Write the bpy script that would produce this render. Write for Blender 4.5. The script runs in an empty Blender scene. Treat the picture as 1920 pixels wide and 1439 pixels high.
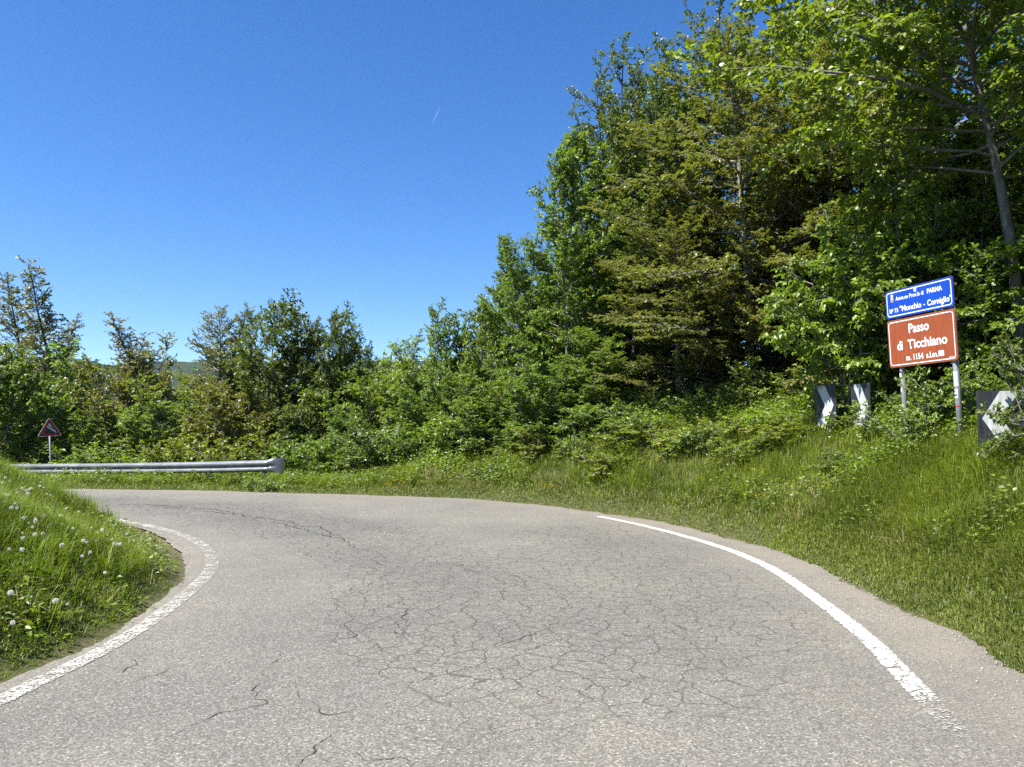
import bpy, math, random
import numpy as np
from mathutils import Vector, Matrix

# ------------------------------------------------------------------ camera, sky, sun, exposure
scene = bpy.context.scene
COL = scene.collection
R = math.radians
FPX, CX, CY = 1442.0, 960.0, 719.5          # focal length and centre of the photograph, in its pixels
PITCH = math.atan((818 - CY) / FPX)
CAM = np.array([0.0, 0.0, 1.6])
cam_data = bpy.data.cameras.new('camera')
cam_data.sensor_width = 36.0
cam_data.lens = FPX / 1920 * 36
cam_data.clip_end = 40000
camera = bpy.data.objects.new('camera', cam_data)
camera.location = CAM
camera.rotation_euler = (R(90) + PITCH, 0, 0)
COL.objects.link(camera)
scene.camera = camera

SUN_AZ, SUN_EL = 241.0, 57.0                # azimuth clockwise from +Y (the way the camera looks)
world = bpy.data.worlds.new('World')
scene.world = world
world.use_nodes = True
wn = world.node_tree.nodes
wn.clear()
sky = wn.new('ShaderNodeTexSky')
sky.sky_type = 'NISHITA'
sky.sun_disc = False
sky.sun_elevation = R(SUN_EL)
sky.sun_rotation = R(SUN_AZ)
sky.altitude = 1154
sky.air_density = 1.0
sky.dust_density = 0.25
sky.ozone_density = 4.5
bg = wn.new('ShaderNodeBackground')
bg.inputs['Strength'].default_value = 0.075
wo = wn.new('ShaderNodeOutputWorld')
hsv = wn.new('ShaderNodeHueSaturation')                            # the camera's vivid rendering of the blue
hsv.inputs['Saturation'].default_value = 1.25
hsv.inputs['Hue'].default_value = .507
world.node_tree.links.new(sky.outputs[0], hsv.inputs['Color'])
world.node_tree.links.new(hsv.outputs[0], bg.inputs[0])
world.node_tree.links.new(bg.outputs[0], wo.inputs[0])

sun_data = bpy.data.lights.new('sun', 'SUN')
sun_data.energy = 5.0
sun_data.angle = R(0.53)
sun_data.color = (1.0, 0.955, 0.88)
sun = bpy.data.objects.new('sun', sun_data)
sdir = Vector((math.sin(R(SUN_AZ)) * math.cos(R(SUN_EL)), math.cos(R(SUN_AZ)) * math.cos(R(SUN_EL)), math.sin(R(SUN_EL))))
sun.rotation_euler = sdir.to_track_quat('Z', 'Y').to_euler()
sun.location = sdir * 60
COL.objects.link(sun)

scene.view_settings.view_transform = 'Standard'
scene.view_settings.look = 'None'
scene.view_settings.gamma = 1
scene.view_settings.exposure = 1.5
scene.view_settings.use_curve_mapping = False
scene.cycles.max_bounces = 5
scene.cycles.diffuse_bounces = 3
scene.cycles.glossy_bounces = 2
scene.cycles.transmission_bounces = 3
scene.cycles.transparent_max_bounces = 6
scene.cycles.use_denoising = False
scene.cycles.caustics_reflective = False
scene.cycles.caustics_refractive = False

rng0 = np.random.default_rng(7)

# ------------------------------------------------------------------ helpers
def at(px, py, depth):
    """world point seen at photograph pixel (px, py) at the given distance along +Y"""
    x = (px - CX) / FPX
    y = (CY - py) / FPX
    d = np.array([x, math.cos(PITCH) - y * math.sin(PITCH), math.sin(PITCH) + y * math.cos(PITCH)])
    return CAM + d / d[1] * depth

def sstep(a, b, x):
    t = np.clip((x - a) / (b - a), 0, 1)
    return t * t * (3 - 2 * t)

def setp(o, label=None, cat=None, group=None, kind=None):
    if label: o['label'] = label
    if cat: o['category'] = cat
    if group: o['group'] = group
    if kind: o['kind'] = kind
    return o

def link(o, parent=None):
    COL.objects.link(o)
    if parent is not None: o.parent = parent
    return o

def empty(name, loc=(0, 0, 0), rot=(0, 0, 0)):
    o = bpy.data.objects.new(name, None)
    o.empty_display_size = 0.2
    o.location = loc
    o.rotation_euler = rot
    return link(o)

def mesh_np(name, verts, tris, mat=None, quads=None, smooth=False):
    """mesh from numpy arrays of triangles and / or quads"""
    me = bpy.data.meshes.new(name)
    verts = np.asarray(verts, np.float32).reshape(-1, 3)
    loops, tot = [], []
    if tris is not None and len(tris):
        tris = np.asarray(tris, np.int32).reshape(-1, 3)
        loops.append(tris.ravel()); tot.append(np.full(len(tris), 3, np.int32))
    if quads is not None and len(quads):
        quads = np.asarray(quads, np.int32).reshape(-1, 4)
        loops.append(quads.ravel()); tot.append(np.full(len(quads), 4, np.int32))
    loops = np.concatenate(loops); tot = np.concatenate(tot)
    start = np.concatenate([[0], np.cumsum(tot)[:-1]]).astype(np.int32)
    me.vertices.add(len(verts)); me.vertices.foreach_set('co', verts.ravel())
    me.loops.add(len(loops)); me.loops.foreach_set('vertex_index', loops)
    me.polygons.add(len(tot)); me.polygons.foreach_set('loop_start', start)
    try: me.polygons.foreach_set('loop_total', tot)
    except Exception: pass
    if smooth: me.polygons.foreach_set('use_smooth', np.ones(len(tot), bool))
    if mat: me.materials.append(mat)
    me.update(calc_edges=True)
    return me

def obj(name, me, parent=None):
    return link(bpy.data.objects.new(name, me), parent)

def attr(me, name, vals):
    a = me.attributes.new(name, 'FLOAT', 'POINT')
    a.data.foreach_set('value', np.asarray(vals, np.float32))

class MB:
    """collects boxes, tubes and prisms into one mesh"""
    def __init__(s): s.v = []; s.f = []
    def add(s, v, f):
        n = len(s.v); s.v += [tuple(map(float, p)) for p in v]; s.f += [tuple(i + n for i in q) for q in f]
    def box(s, c, size, bevel=0.0):
        x, y, z = [k / 2 for k in size]; cx, cy, cz = c
        v = [(cx + i * x, cy + j * y, cz + k * z) for k in (-1, 1) for j in (-1, 1) for i in (-1, 1)]
        s.add(v, [(0, 2, 3, 1), (4, 5, 7, 6), (0, 1, 5, 4), (2, 6, 7, 3), (0, 4, 6, 2), (1, 3, 7, 5)])
    def tube(s, pts, radii, m=8, cap=True):
        pts = [Vector(p) for p in pts]
        rings = []
        for i, p in enumerate(pts):
            t = (pts[min(i + 1, len(pts) - 1)] - pts[max(i - 1, 0)]).normalized()
            a = Vector((1, 0, 0)) if abs(t.x) < .8 else Vector((0, 1, 0))
            u = t.cross(a).normalized(); w = t.cross(u)
            r = radii[i] if hasattr(radii, '__len__') else radii
            rings.append([p + (u * math.cos(2 * math.pi * k / m) + w * math.sin(2 * math.pi * k / m)) * r for k in range(m)])
        v = [q for r_ in rings for q in r_]
        f = [(i * m + k, (i + 1) * m + k, (i + 1) * m + (k + 1) % m, i * m + (k + 1) % m) for i in range(len(pts) - 1) for k in range(m)]
        if cap: f += [tuple(range(m)), tuple(reversed(range(len(v) - m, len(v))))]
        s.add(v, f)
    def prism(s, outline, y0, y1):
        """outline in XZ (counter-clockwise seen from -Y), from y0 (front) to y1 (back)"""
        n = len(outline)
        v = [(x, y0, z) for x, z in outline] + [(x, y1, z) for x, z in outline]
        f = [tuple(range(n)), tuple(reversed(range(n, 2 * n)))]
        f += [(i, i + n, (i + 1) % n + n, (i + 1) % n) for i in range(n)]
        s.add(v, f)
    def build(s, name, mat, parent=None, smooth=False):
        me = bpy.data.meshes.new(name); me.from_pydata(s.v, [], s.f)
        if mat: me.materials.append(mat)
        if smooth: me.polygons.foreach_set('use_smooth', np.ones(len(me.polygons), bool))
        me.update()
        return obj(name, me, parent)

def ring_prism(outer, inner, y0, y1):
    """a flat frame between two outlines with equal point counts"""
    n = len(outer); m = MB()
    v = [(x, y0, z) for x, z in outer] + [(x, y0, z) for x, z in inner] + [(x, y1, z) for x, z in outer] + [(x, y1, z) for x, z in inner]
    f = []
    for i in range(n):
        j = (i + 1) % n
        f += [(i, j, j + n, i + n), (i + 2 * n, i + 3 * n, j + 3 * n, j + 2 * n), (i, i + 2 * n, j + 2 * n, j), (i + n, j + n, j + 3 * n, i + 3 * n)]
    m.add(v, f)
    return m

def rrect(w, h, r, k=5, cx=0, cz=0):
    out = []
    for (sx, sz, a0) in ((1, -1, -90), (1, 1, 0), (-1, 1, 90), (-1, -1, 180)):
        for i in range(k + 1):
            a = R(a0 + 90 * i / k)
            out.append((cx + sx * (w / 2 - r) + r * math.cos(a), cz + sz * (h / 2 - r) + r * math.sin(a)))
    return out

# ------------------------------------------------------------------ materials
def new_mat(name):
    m = bpy.data.materials.new(name); m.use_nodes = True
    nt = m.node_tree; nt.nodes.clear()
    out = nt.nodes.new('ShaderNodeOutputMaterial')
    return m, nt, out

class NT:
    """small node builder"""
    def __init__(s, nt): s.nt = nt; s.n = nt.nodes; s.l = nt.links
    def node(s, t, **kw):
        nd = s.n.new(t)
        for k, v in kw.items(): setattr(nd, k, v)
        return nd
    def set(s, sock, v):
        if hasattr(v, 'is_linked') or isinstance(v, bpy.types.NodeSocket): s.l.new(v, sock)
        else: sock.default_value = v
    def math(s, op, a, b=None, c=None, clamp=False):
        nd = s.node('ShaderNodeMath', operation=op, use_clamp=clamp)
        s.set(nd.inputs[0], a)
        if b is not None: s.set(nd.inputs[1], b)
        if c is not None: s.set(nd.inputs[2], c)
        return nd.outputs[0]
    def mapr(s, v, a, b, c=0.0, d=1.0):
        nd = s.node('ShaderNodeMapRange'); nd.clamp = True
        s.set(nd.inputs[0], v)
        for i, q in zip((1, 2, 3, 4), (a, b, c, d)): nd.inputs[i].default_value = q
        return nd.outputs[0]
    def mix(s, fac, a, b, mode='MIX'):
        nd = s.node('ShaderNodeMix', data_type='RGBA', blend_type=mode)
        s.set(nd.inputs[0], fac)
        for sock, v in ((nd.inputs[6], a), (nd.inputs[7], b)):
            if isinstance(v, tuple): v = (*v[:3], 1.0)
            s.set(sock, v)
        return nd.outputs[2]
    def noise(s, vec, scale, detail=3, rough=.55, out=0):
        nd = s.node('ShaderNodeTexNoise')
        s.l.new(vec, nd.inputs['Vector']); nd.inputs['Scale'].default_value = scale
        nd.inputs['Detail'].default_value = detail; nd.inputs['Roughness'].default_value = rough
        return nd.outputs[out]
    def voro(s, vec, scale, feature='F1', out=0, rand=1.0):
        nd = s.node('ShaderNodeTexVoronoi', feature=feature)
        if feature == 'DISTANCE_TO_EDGE': nd.voronoi_dimensions = '2D'
        s.l.new(vec, nd.inputs['Vector']); nd.inputs['Scale'].default_value = scale
        nd.inputs['Randomness'].default_value = rand
        return nd.outputs[out]
    def ramp(s, fac, stops):
        nd = s.node('ShaderNodeValToRGB'); s.l.new(fac, nd.inputs[0])
        el = nd.color_ramp.elements
        while len(el) > 1: el.remove(el[-1])
        el[0].position = stops[0][0]; el[0].color = (*stops[0][1], 1)
        for p, c in stops[1:]:
            e = el.new(p); e.color = (*c, 1)
        return nd.outputs[0]
    def attr(s, name):
        nd = s.node('ShaderNodeAttribute', attribute_name=name)
        return nd.outputs['Fac']
    def objco(s): return s.node('ShaderNodeTexCoord').outputs['Object']
    def pos(s): return s.node('ShaderNodeNewGeometry').outputs['Position']
    def bump(s, h, strength, dist=0.01, normal=None):
        nd = s.node('ShaderNodeBump'); nd.inputs['Strength'].default_value = strength
        nd.inputs['Distance'].default_value = dist
        s.l.new(h, nd.inputs['Height'])
        if normal is not None: s.l.new(normal, nd.inputs['Normal'])
        return nd.outputs[0]

def simple(name, col, rough=.6, metal=0.0, var=.12, scale=6.0, spec=.4, bump=0.0, streak=False):
    m, nt, out = new_mat(name); N = NT(nt)
    p = N.node('ShaderNodeBsdfPrincipled')
    co = N.objco()
    if streak:                                                      # dirt washed down in streaks
        mp = N.node('ShaderNodeMapping'); mp.inputs['Scale'].default_value = (3.5, 1, .35); N.l.new(co, mp.inputs[0]); co = mp.outputs[0]
    n = N.mapr(N.noise(co, scale, 5, .6), .3, .7)
    c = N.mix(n, tuple(k * (1 - var) for k in col), tuple(min(1, k * (1 + var)) for k in col))
    N.l.new(c, p.inputs['Base Color'])
    p.inputs['Roughness'].default_value = rough
    p.inputs['Metallic'].default_value = metal
    p.inputs['Specular IOR Level'].default_value = spec
    if bump: N.l.new(N.bump(n, bump, .01), p.inputs['Normal'])
    N.l.new(p.outputs[0], out.inputs[0])
    return m

def leaf_mat(name, cols, trans=.48, gloss=.10, clump=1.2, amt=.35, grough=.45):
    """cols: list of base colours picked per leaf; clumps of lighter / darker growth by noise"""
    m, nt, out = new_mat(name); N = NT(nt)
    g = N.node('ShaderNodeNewGeometry')
    rnd = g.outputs['Random Per Island']
    k = len(cols)
    c = N.ramp(rnd, [(i / max(1, k - 1), q) for i, q in enumerate(cols)])
    oi = N.node('ShaderNodeObjectInfo')
    co = N.objco()
    sh = N.node('ShaderNodeVectorMath', operation='ADD')
    N.l.new(co, sh.inputs[0])
    cmb = N.node('ShaderNodeCombineXYZ'); rr = N.math('MULTIPLY', oi.outputs['Random'], 37.0)
    N.l.new(rr, cmb.inputs[0]); N.l.new(rr, cmb.inputs[2]); N.l.new(cmb.outputs[0], sh.inputs[1])
    n = N.noise(sh.outputs[0], clump, 3, .6)
    lo = N.mix(1.0, c, (1 - amt, 1 - amt, 1 - amt * .8), 'MULTIPLY')
    hi = N.mix(1.0, c, (1 + amt, 1 + amt * .9, 1 + amt * .2), 'MULTIPLY')
    c2 = N.mix(N.mapr(n, .3, .7), lo, hi)
    d = N.node('ShaderNodeBsdfDiffuse'); N.l.new(c2, d.inputs[0])
    t = N.node('ShaderNodeBsdfTranslucent')
    tc = N.mix(1.0, c2, (1.25, 1.35, .55), 'MULTIPLY'); N.l.new(tc, t.inputs[0])
    mx = N.node('ShaderNodeMixShader'); mx.inputs[0].default_value = trans
    N.l.new(d.outputs[0], mx.inputs[1]); N.l.new(t.outputs[0], mx.inputs[2])
    gl = N.node('ShaderNodeBsdfGlossy'); gl.inputs['Roughness'].default_value = grough
    gl.inputs[0].default_value = (.9, .95, 1, 1)
    lw = N.node('ShaderNodeLayerWeight'); lw.inputs[0].default_value = .35
    mx2 = N.node('ShaderNodeMixShader')
    N.l.new(N.mapr(lw.outputs['Facing'], 0, 1, gloss * .18, gloss * 1.2), mx2.inputs[0])
    N.l.new(mx.outputs[0], mx2.inputs[1]); N.l.new(gl.outputs[0], mx2.inputs[2])
    N.l.new(mx2.outputs[0], out.inputs[0])
    return m

def bark_mat(name, a, b, scale=9):
    m, nt, out = new_mat(name); N = NT(nt)
    p = N.node('ShaderNodeBsdfPrincipled'); co = N.objco()
    st = N.node('ShaderNodeMapping'); st.inputs['Scale'].default_value = (1, 1, .35); N.l.new(co, st.inputs[0])
    n = N.noise(st.outputs[0], scale, 5, .65); n2 = N.noise(co, 2.2, 3)
    c = N.mix(N.mapr(n, .3, .7), a, b)
    c = N.mix(N.mapr(n2, .5, .72, 0, .45), c, (.10, .12, .06))
    N.l.new(c, p.inputs['Base Color']); p.inputs['Roughness'].default_value = .85
    p.inputs['Specular IOR Level'].default_value = .2
    N.l.new(N.bump(n, .6, .03), p.inputs['Normal'])
    N.l.new(p.outputs[0], out.inputs[0])
    return m

# ------------------------------------------------------------------ road geometry (metres, camera at the origin)
L_EDGE = [(-4.6, -40), (-4.1, -20), (-3.7, -6), (-3.55, 0), (-3.42, 4), (-3.36, 5.2), (-3.28, 5.63), (-3.23, 6.26), (-3.33, 7.09), (-3.52, 8.05),
          (-3.82, 9.13), (-4.2, 10.1), (-4.91, 11.46), (-5.78, 12.67), (-6.8, 13.76), (-7.95, 14.7), (-9.3, 15.6), (-10.9, 16.5), (-13.5, 17.2),
          (-18, 17.9), (-26, 18.6), (-40, 19.6), (-60, 21)]
R_EDGE = [(6.0, -40), (5.4, -20), (4.5, -6), (3.6, 0), (3.35, 3.5), (3.47, 5.33), (3.59, 5.88), (3.68, 6.51), (3.72, 7.54), (3.83, 9.31), (3.72, 11.3),
          (3.25, 13.14), (2.4, 14.56), (1.49, 15.6), (-0.12, 17.07), (-1.35, 17.9), (-3.27, 18.5), (-5.2, 19.1), (-6.6, 19.7), (-9.08, 20.2),
          (-11.69, 20.6), (-18, 21.6), (-26, 22.6), (-40, 24.2), (-60, 26)]

def resample(pl, n, smooth=2):
    p = np.array(pl, float)
    for _ in range(smooth):                                        # Chaikin corner cutting keeps the bends round
        q = np.empty((2 * len(p) - 2, 2)); q[0::2] = .75 * p[:-1] + .25 * p[1:]; q[1::2] = .25 * p[:-1] + .75 * p[1:]
        p = np.vstack([p[:1], q, p[-1:]])
    s = np.concatenate([[0], np.cumsum(np.linalg.norm(np.diff(p, axis=0), axis=1))])
    t = np.linspace(0, s[-1], n) if not hasattr(n, '__len__') else np.asarray(n) * s[-1]
    return np.stack([np.interp(t, s, p[:, 0]), np.interp(t, s, p[:, 1])], 1)

def seg_dist(P, pl):
    """distance from points to a polyline"""
    a, b = pl[:-1], pl[1:]
    out = np.full(len(P), 1e9)
    ab = b - a; L2 = (ab ** 2).sum(1)
    for i in range(0, len(P), 20000):
        q = P[i:i + 20000, None, :] - a[None]
        t = np.clip((q * ab[None]).sum(2) / L2[None], 0, 1)
        d = q - t[..., None] * ab[None]
        out[i:i + 20000] = np.sqrt((d ** 2).sum(2).min(1))
    return out

def in_poly(P, poly):
    x, y = P[:, 0], P[:, 1]; ins = np.zeros(len(P), bool)
    j = len(poly) - 1
    for i in range(len(poly)):
        xi, yi = poly[i]; xj, yj = poly[j]
        if yi != yj:
            c = ((yi > y) != (yj > y)) & (x < (xj - xi) * (y - yi) / (yj - yi) + xi)
            ins ^= c
        j = i
    return ins

LE, RE = resample(L_EDGE, 160), resample(R_EDGE, 200)
POLY = np.vstack([LE, RE[::-1]])

def road_fields(P):
    """signed distance outside the road and whether the outer (right) edge is the nearer one"""
    dl, dr = seg_dist(P, LE), seg_dist(P, RE)
    d = np.minimum(dl, dr)
    return np.where(in_poly(P, POLY), -d, d), dr < dl

BX0, BY0, BST, BNX, BNY = -42.0, -12.0, 0.16, 430, 420             # baked grid of the two fields
gx, gy = np.meshgrid(BX0 + BST * np.arange(BNX), BY0 + BST * np.arange(BNY), indexing='ij')
GD, GO = road_fields(np.stack([gx.ravel(), gy.ravel()], 1))
GD = GD.reshape(BNX, BNY); GO = GO.reshape(BNX, BNY)

def fields(x, y):
    x = np.atleast_1d(np.asarray(x, float)); y = np.atleast_1d(np.asarray(y, float))
    fx = np.clip((x - BX0) / BST, 0, BNX - 1.001); fy = np.clip((y - BY0) / BST, 0, BNY - 1.001)
    i, j = fx.astype(int), fy.astype(int); u, v = fx - i, fy - j
    d = GD[i, j] * (1 - u) * (1 - v) + GD[i + 1, j] * u * (1 - v) + GD[i, j + 1] * (1 - u) * v + GD[i + 1, j + 1] * u * v
    o = GO[np.round(fx).astype(int), np.round(fy).astype(int)]
    out = (x < BX0) | (x > BX0 + BST * (BNX - 1)) | (y < BY0) | (y > BY0 + BST * (BNY - 1))
    if out.any():
        dd, oo = road_fields(np.stack([x[out], y[out]], 1)); d[out] = dd; o = o.copy(); o[out] = oo
    return d, o

def wob(x, y, s=1.0, ph=0.0):
    return (np.sin(x * 1.3 * s + ph) * np.cos(y * 1.1 * s - ph * 2) + .6 * np.sin(x * 2.9 * s + y * 2.3 * s + ph) + .35 * np.cos(x * 5.7 * s - y * 6.1 * s)) / 1.95

def road_z(x, y):
    x = np.asarray(x, float); y = np.asarray(y, float)
    return .2 * sstep(11, 19, y) - .07 * np.maximum(0, -13 - x) + .008 * wob(x, y, .9)

def ground_z(x, y):
    x = np.atleast_1d(np.asarray(x, float)); y = np.atleast_1d(np.asarray(y, float))
    d, outer = fields(x, y)
    z0 = road_z(np.clip(x, -60, 60), np.clip(y, -40, 40))
    dp = np.maximum(d, 0)
    edge = -.05 + .06 * sstep(0.0, .5, d)
    # outer side: a grassy bank on the right, a flat verge falling into the valley ahead and on the left
    B = 2.25 * sstep(-4.4, 3.2, x + .12 * (y - 15))
    bank = B * (1 - np.exp(-(dp / 2.25) ** 1.45)) + .10 * sstep(-2, 6, x) * np.maximum(dp - 4, 0)
    fall = -(1 - sstep(-6, 4, x)) * .16 * np.maximum(dp - 3.6, 0) + (1 - sstep(-4, 3, x)) * .10 * sstep(.2, 1.5, dp)
    zo = z0 + edge + bank + fall + .07 * wob(x, y, .8, 1.0) * sstep(.3, 2, dp)
    # inner side: the mound inside the hairpin
    tipf = .34 + .66 * sstep(.8, 4.1, np.hypot(x + 4.5, y - 11.4))
    zi = z0 + edge + 1.72 * tipf * (1 - np.exp(-(dp / 2.3) ** 1.3)) + .11 * wob(x, y, 1.1, 2.0) * sstep(.2, 1.5, dp)
    z = np.where(outer, zo, zi)
    z = np.where(d < 0, z0 - .05, z)
    # far away: the valley and rising ground of the other side
    r = np.hypot(x, y)
    far = sstep(45, 160, r)
    val = -12 - 70 * sstep(100, 900, r)
    hill = 14 + .02 * r
    w = sstep(-20, 40, x - .1 * y)
    return z * (1 - far) + far * (val * (1 - w) + hill * w)

def gz(x, y): return float(ground_z(x, y)[0])

# ---- ground sheet
def spaced(lo, hi, step, far, grow=1.35):
    c = list(np.arange(lo, hi + 1e-6, step)); s = step
    while c[-1] < far: s *= grow; c.append(c[-1] + s)
    s = step
    while c[0] > -far: s *= grow; c.insert(0, c[0] - s)
    return np.array(c)
xs, ys = spaced(-14, 11, .22, 2700), spaced(-2, 27, .22, 2700)
X, Y = np.meshgrid(xs, ys, indexing='ij')
Z = ground_z(X.ravel(), Y.ravel())
nx, ny = len(xs), len(ys)
idx = np.arange(nx * ny).reshape(nx, ny)
quads = np.stack([idx[:-1, :-1], idx[1:, :-1], idx[1:, 1:], idx[:-1, 1:]], -1).reshape(-1, 4)

m_ground, nt, out = new_mat('soil_and_turf'); N = NT(nt)
p = N.node('ShaderNodeBsdfPrincipled'); co = N.pos()
n1, n2 = N.noise(co, 1.3, 4), N.noise(co, 22, 4)
c = N.mix(N.mapr(n1, .35, .65), (.030, .045, .012), (.055, .06, .022))
c = N.mix(N.mapr(n2, .45, .7, 0, .7), c, (.10, .085, .05))
c = N.mix(N.attr('bare'), c, N.mix(n2, (.055, .055, .025), (.13, .115, .07)))
N.l.new(c, p.inputs['Base Color']); p.inputs['Roughness'].default_value = .95; p.inputs['Specular IOR Level'].default_value = .1
N.l.new(N.bump(n2, .5, .03), p.inputs['Normal']); N.l.new(p.outputs[0], out.inputs[0])
me = mesh_np('ground', np.stack([X.ravel(), Y.ravel(), Z], 1), None, m_ground, quads, True)
gd, go = fields(X.ravel(), Y.ravel())
hairpin_bare = np.exp(-((X.ravel() + 5.1) ** 2 + (Y.ravel() - 11.6) ** 2) / 2.2)
attr(me, 'bare', np.clip(sstep(.16, .0, gd) * .8 + hairpin_bare * sstep(.9, .0, gd), 0, 1))
setp(obj('ground', me), 'green and earthy ground of the bank, mound and valley', 'ground', kind='structure')

# ---- asphalt
m_road, nt, out = new_mat('old_asphalt'); N = NT(nt)
p = N.node('ShaderNodeBsdfPrincipled'); co = N.pos()
agg = N.voro(co, 92, 'F1', 1); sepc = N.node('ShaderNodeSeparateColor'); N.l.new(agg, sepc.inputs[0])
agg2 = N.noise(co, 70, 3, .7); agg3 = N.noise(co, 170, 2, .7)
big, mid = N.noise(co, .33, 4, .6), N.noise(co, 2.1, 4, .6)
base = N.ramp(sepc.outputs[0], [(0, (.095, .092, .084)), (.35, (.140, .136, .124)), (.75, (.175, .170, .154)), (.93, (.230, .223, .203)), (1, (.33, .32, .29))])
base = N.mix(N.mapr(agg2, .35, .68), N.mix(1.0, base, (.66, .66, .66), 'MULTIPLY'), N.mix(1.0, base, (1.28, 1.28, 1.27), 'MULTIPLY'))
base = N.mix(N.mapr(agg3, .38, .62), N.mix(1.0, base, (.82, .82, .82), 'MULTIPLY'), base)
base = N.mix(N.mapr(big, .35, .65), N.mix(1.0, base, (.84, .845, .86), 'MULTIPLY'), N.mix(1.0, base, (1.12, 1.10, 1.05), 'MULTIPLY'))
base = N.mix(N.mapr(mid, .4, .75, 0, .5), base, N.mix(1.0, base, (1.16, 1.13, 1.07), 'MULTIPLY'))
# fine crazing of the worn lane
wv = N.noise(co, 2.6, 3, .6, 1)
add = N.node('ShaderNodeVectorMath', operation='MULTIPLY_ADD'); N.l.new(wv, add.inputs[0]); add.inputs[1].default_value = (.30, .30, .0); N.l.new(co, add.inputs[2])
flat = N.node('ShaderNodeVectorMath', operation='MULTIPLY'); N.l.new(add.outputs[0], flat.inputs[0]); flat.inputs[1].default_value = (1, 1.15, 0)
v1 = N.voro(flat.outputs[0], 3.9, 'DISTANCE_TO_EDGE'); v2 = N.voro(flat.outputs[0], 9.5, 'DISTANCE_TO_EDGE')
jit = N.noise(co, 34, 3, .7)
craz = N.attr('crazing')
mk = N.noise(co, .9, 3, .6); mk2 = N.noise(co, 1.7, 3, .6)
w1 = N.math('MULTIPLY', N.mapr(jit, .26, .74), .050)
k1 = N.math('MULTIPLY', N.math('LESS_THAN', v1, w1), N.mapr(N.math('ADD', N.math('MULTIPLY', craz, .8), N.math('MULTIPLY', mk, .5)), .36, .48))
w2 = N.math('MULTIPLY', N.mapr(jit, .32, .76), .050)
k2 = N.math('MULTIPLY', N.math('LESS_THAN', v2, w2), N.mapr(N.math('ADD', N.math('MULTIPLY', craz, .75), N.math('MULTIPLY', mk2, .5)), .50, .66))
crack = N.math('MAXIMUM', k1, N.math('MULTIPLY', k2, .8))
base = N.mix(N.math('MULTIPLY', crack, .70), base, (.04, .038, .035))
lane = N.math('MULTIPLY', craz, N.mapr(mk2, .35, .65, .0, .22))
base = N.mix(lane, base, N.mix(1.0, base, (.72, .73, .75), 'MULTIPLY'))
# dust and fine gravel washed to the edges
sh = N.math('MULTIPLY', N.attr('shoulder'), N.mapr(mid, .3, .7, .35, 1.0))
base = N.mix(N.math('MULTIPLY', sh, .55), base, N.mix(1.0, N.mix(agg2, (.13, .11, .085), (.28, .245, .20)), (1, 1, 1), 'MULTIPLY'))
N.l.new(base, p.inputs['Base Color']); p.inputs['Roughness'].default_value = .82; p.inputs['Specular IOR Level'].default_value = .25
hgt = N.math('ADD', N.math('MULTIPLY', sepc.outputs[0], .5), N.math('MULTIPLY', agg2, .8))
hgt = N.math('SUBTRACT', hgt, N.math('MULTIPLY', crack, 1.5))
N.l.new(N.bump(hgt, .75, .007), p.inputs['Normal']); N.l.new(p.outputs[0], out.inputs[0])

tt = np.linspace(0, 1, 700)
def arc_key(pl, keys):
    """parameter along a resampled edge at the points nearest the key points"""
    f = resample(pl, 2000); return [float(np.argmin(np.linalg.norm(f - np.array(k), axis=1))) / 1999 for k in keys]
kl = [0] + arc_key(L_EDGE, [(-3.55, 0), (-3.42, 4), (-3.33, 7.09), (-4.2, 10.1), (-5.78, 12.67), (-9.3, 15.6), (-18, 17.9)]) + [1]
kr = [0] + arc_key(R_EDGE, [(3.6, 0), (3.35, 3.5), (3.72, 7.54), (3.72, 11.3), (1.49, 15.6), (-6.6, 19.7), (-18, 21.6)]) + [1]
kt = np.array([0, .08, .2, .36, .5, .64, .8, .9, 1])
pl_, pr_ = resample(L_EDGE, np.interp(tt, kt, kl)), resample(R_EDGE, np.interp(tt, kt, kr))
dirn = pr_ - pl_; wid = np.linalg.norm(dirn, axis=1, keepdims=True); dirn = dirn / wid
ph = rng0.normal(0, 1, (2, 700))
def ragged(seed, amp):
    g = np.random.default_rng(seed); r = np.zeros(700)
    for k, a in ((4, 1.0), (11, .6), (40, .5), (130, .35)):
        r += a * np.interp(np.arange(700), np.linspace(0, 699, k * 3), g.normal(0, 1, k * 3))
    return (amp * r)[:, None]
pl_ = pl_ + dirn * ragged(3, .028); pr_ = pr_ + dirn * ragged(4, .065)
mm = np.linspace(0, 1, 64)
P = pl_[:, None, :] * (1 - mm)[None, :, None] + pr_[:, None, :] * mm[None, :, None]
px_, py_ = P[..., 0].ravel(), P[..., 1].ravel()
zz = road_z(px_, py_)
edge_drop = np.zeros_like(P[..., 0]); edge_drop[:, 0] = -.012; edge_drop[:, -1] = -.012
idx = np.arange(700 * 64).reshape(700, 64)
quads = np.stack([idx[:-1, :-1], idx[:-1, 1:], idx[1:, 1:], idx[1:, :-1]], -1).reshape(-1, 4)
me = mesh_np('road', np.stack([px_, py_, zz + edge_drop.ravel()], 1), None, m_road, quads, True)
PP = np.stack([px_, py_], 1)
lane_path = np.array([(-16, 18.8), (-9.1, 16.9), (-5.8, 15.6), (-2.6, 12.6), (-1.0, 9.6), (-.6, 7.6), (-.2, 5.6), (.1, 4.2), (.2, 2), (.2, -8)], float)
lane2 = np.array([(1.2, 12.5), (1.5, 9.5), (1.5, 7), (1.3, 5), (1.2, 2)], float)
attr(me, 'crazing', (.12 + .88 * sstep(3.6, 7.6, py_)) * np.clip(np.exp(-(seg_dist(PP, lane_path) / 1.0) ** 2) + .6 * np.exp(-(seg_dist(PP, lane2) / 1.15) ** 2), 0, 1))
dr_ = seg_dist(PP, RE); dl_ = seg_dist(PP, LE)
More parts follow.
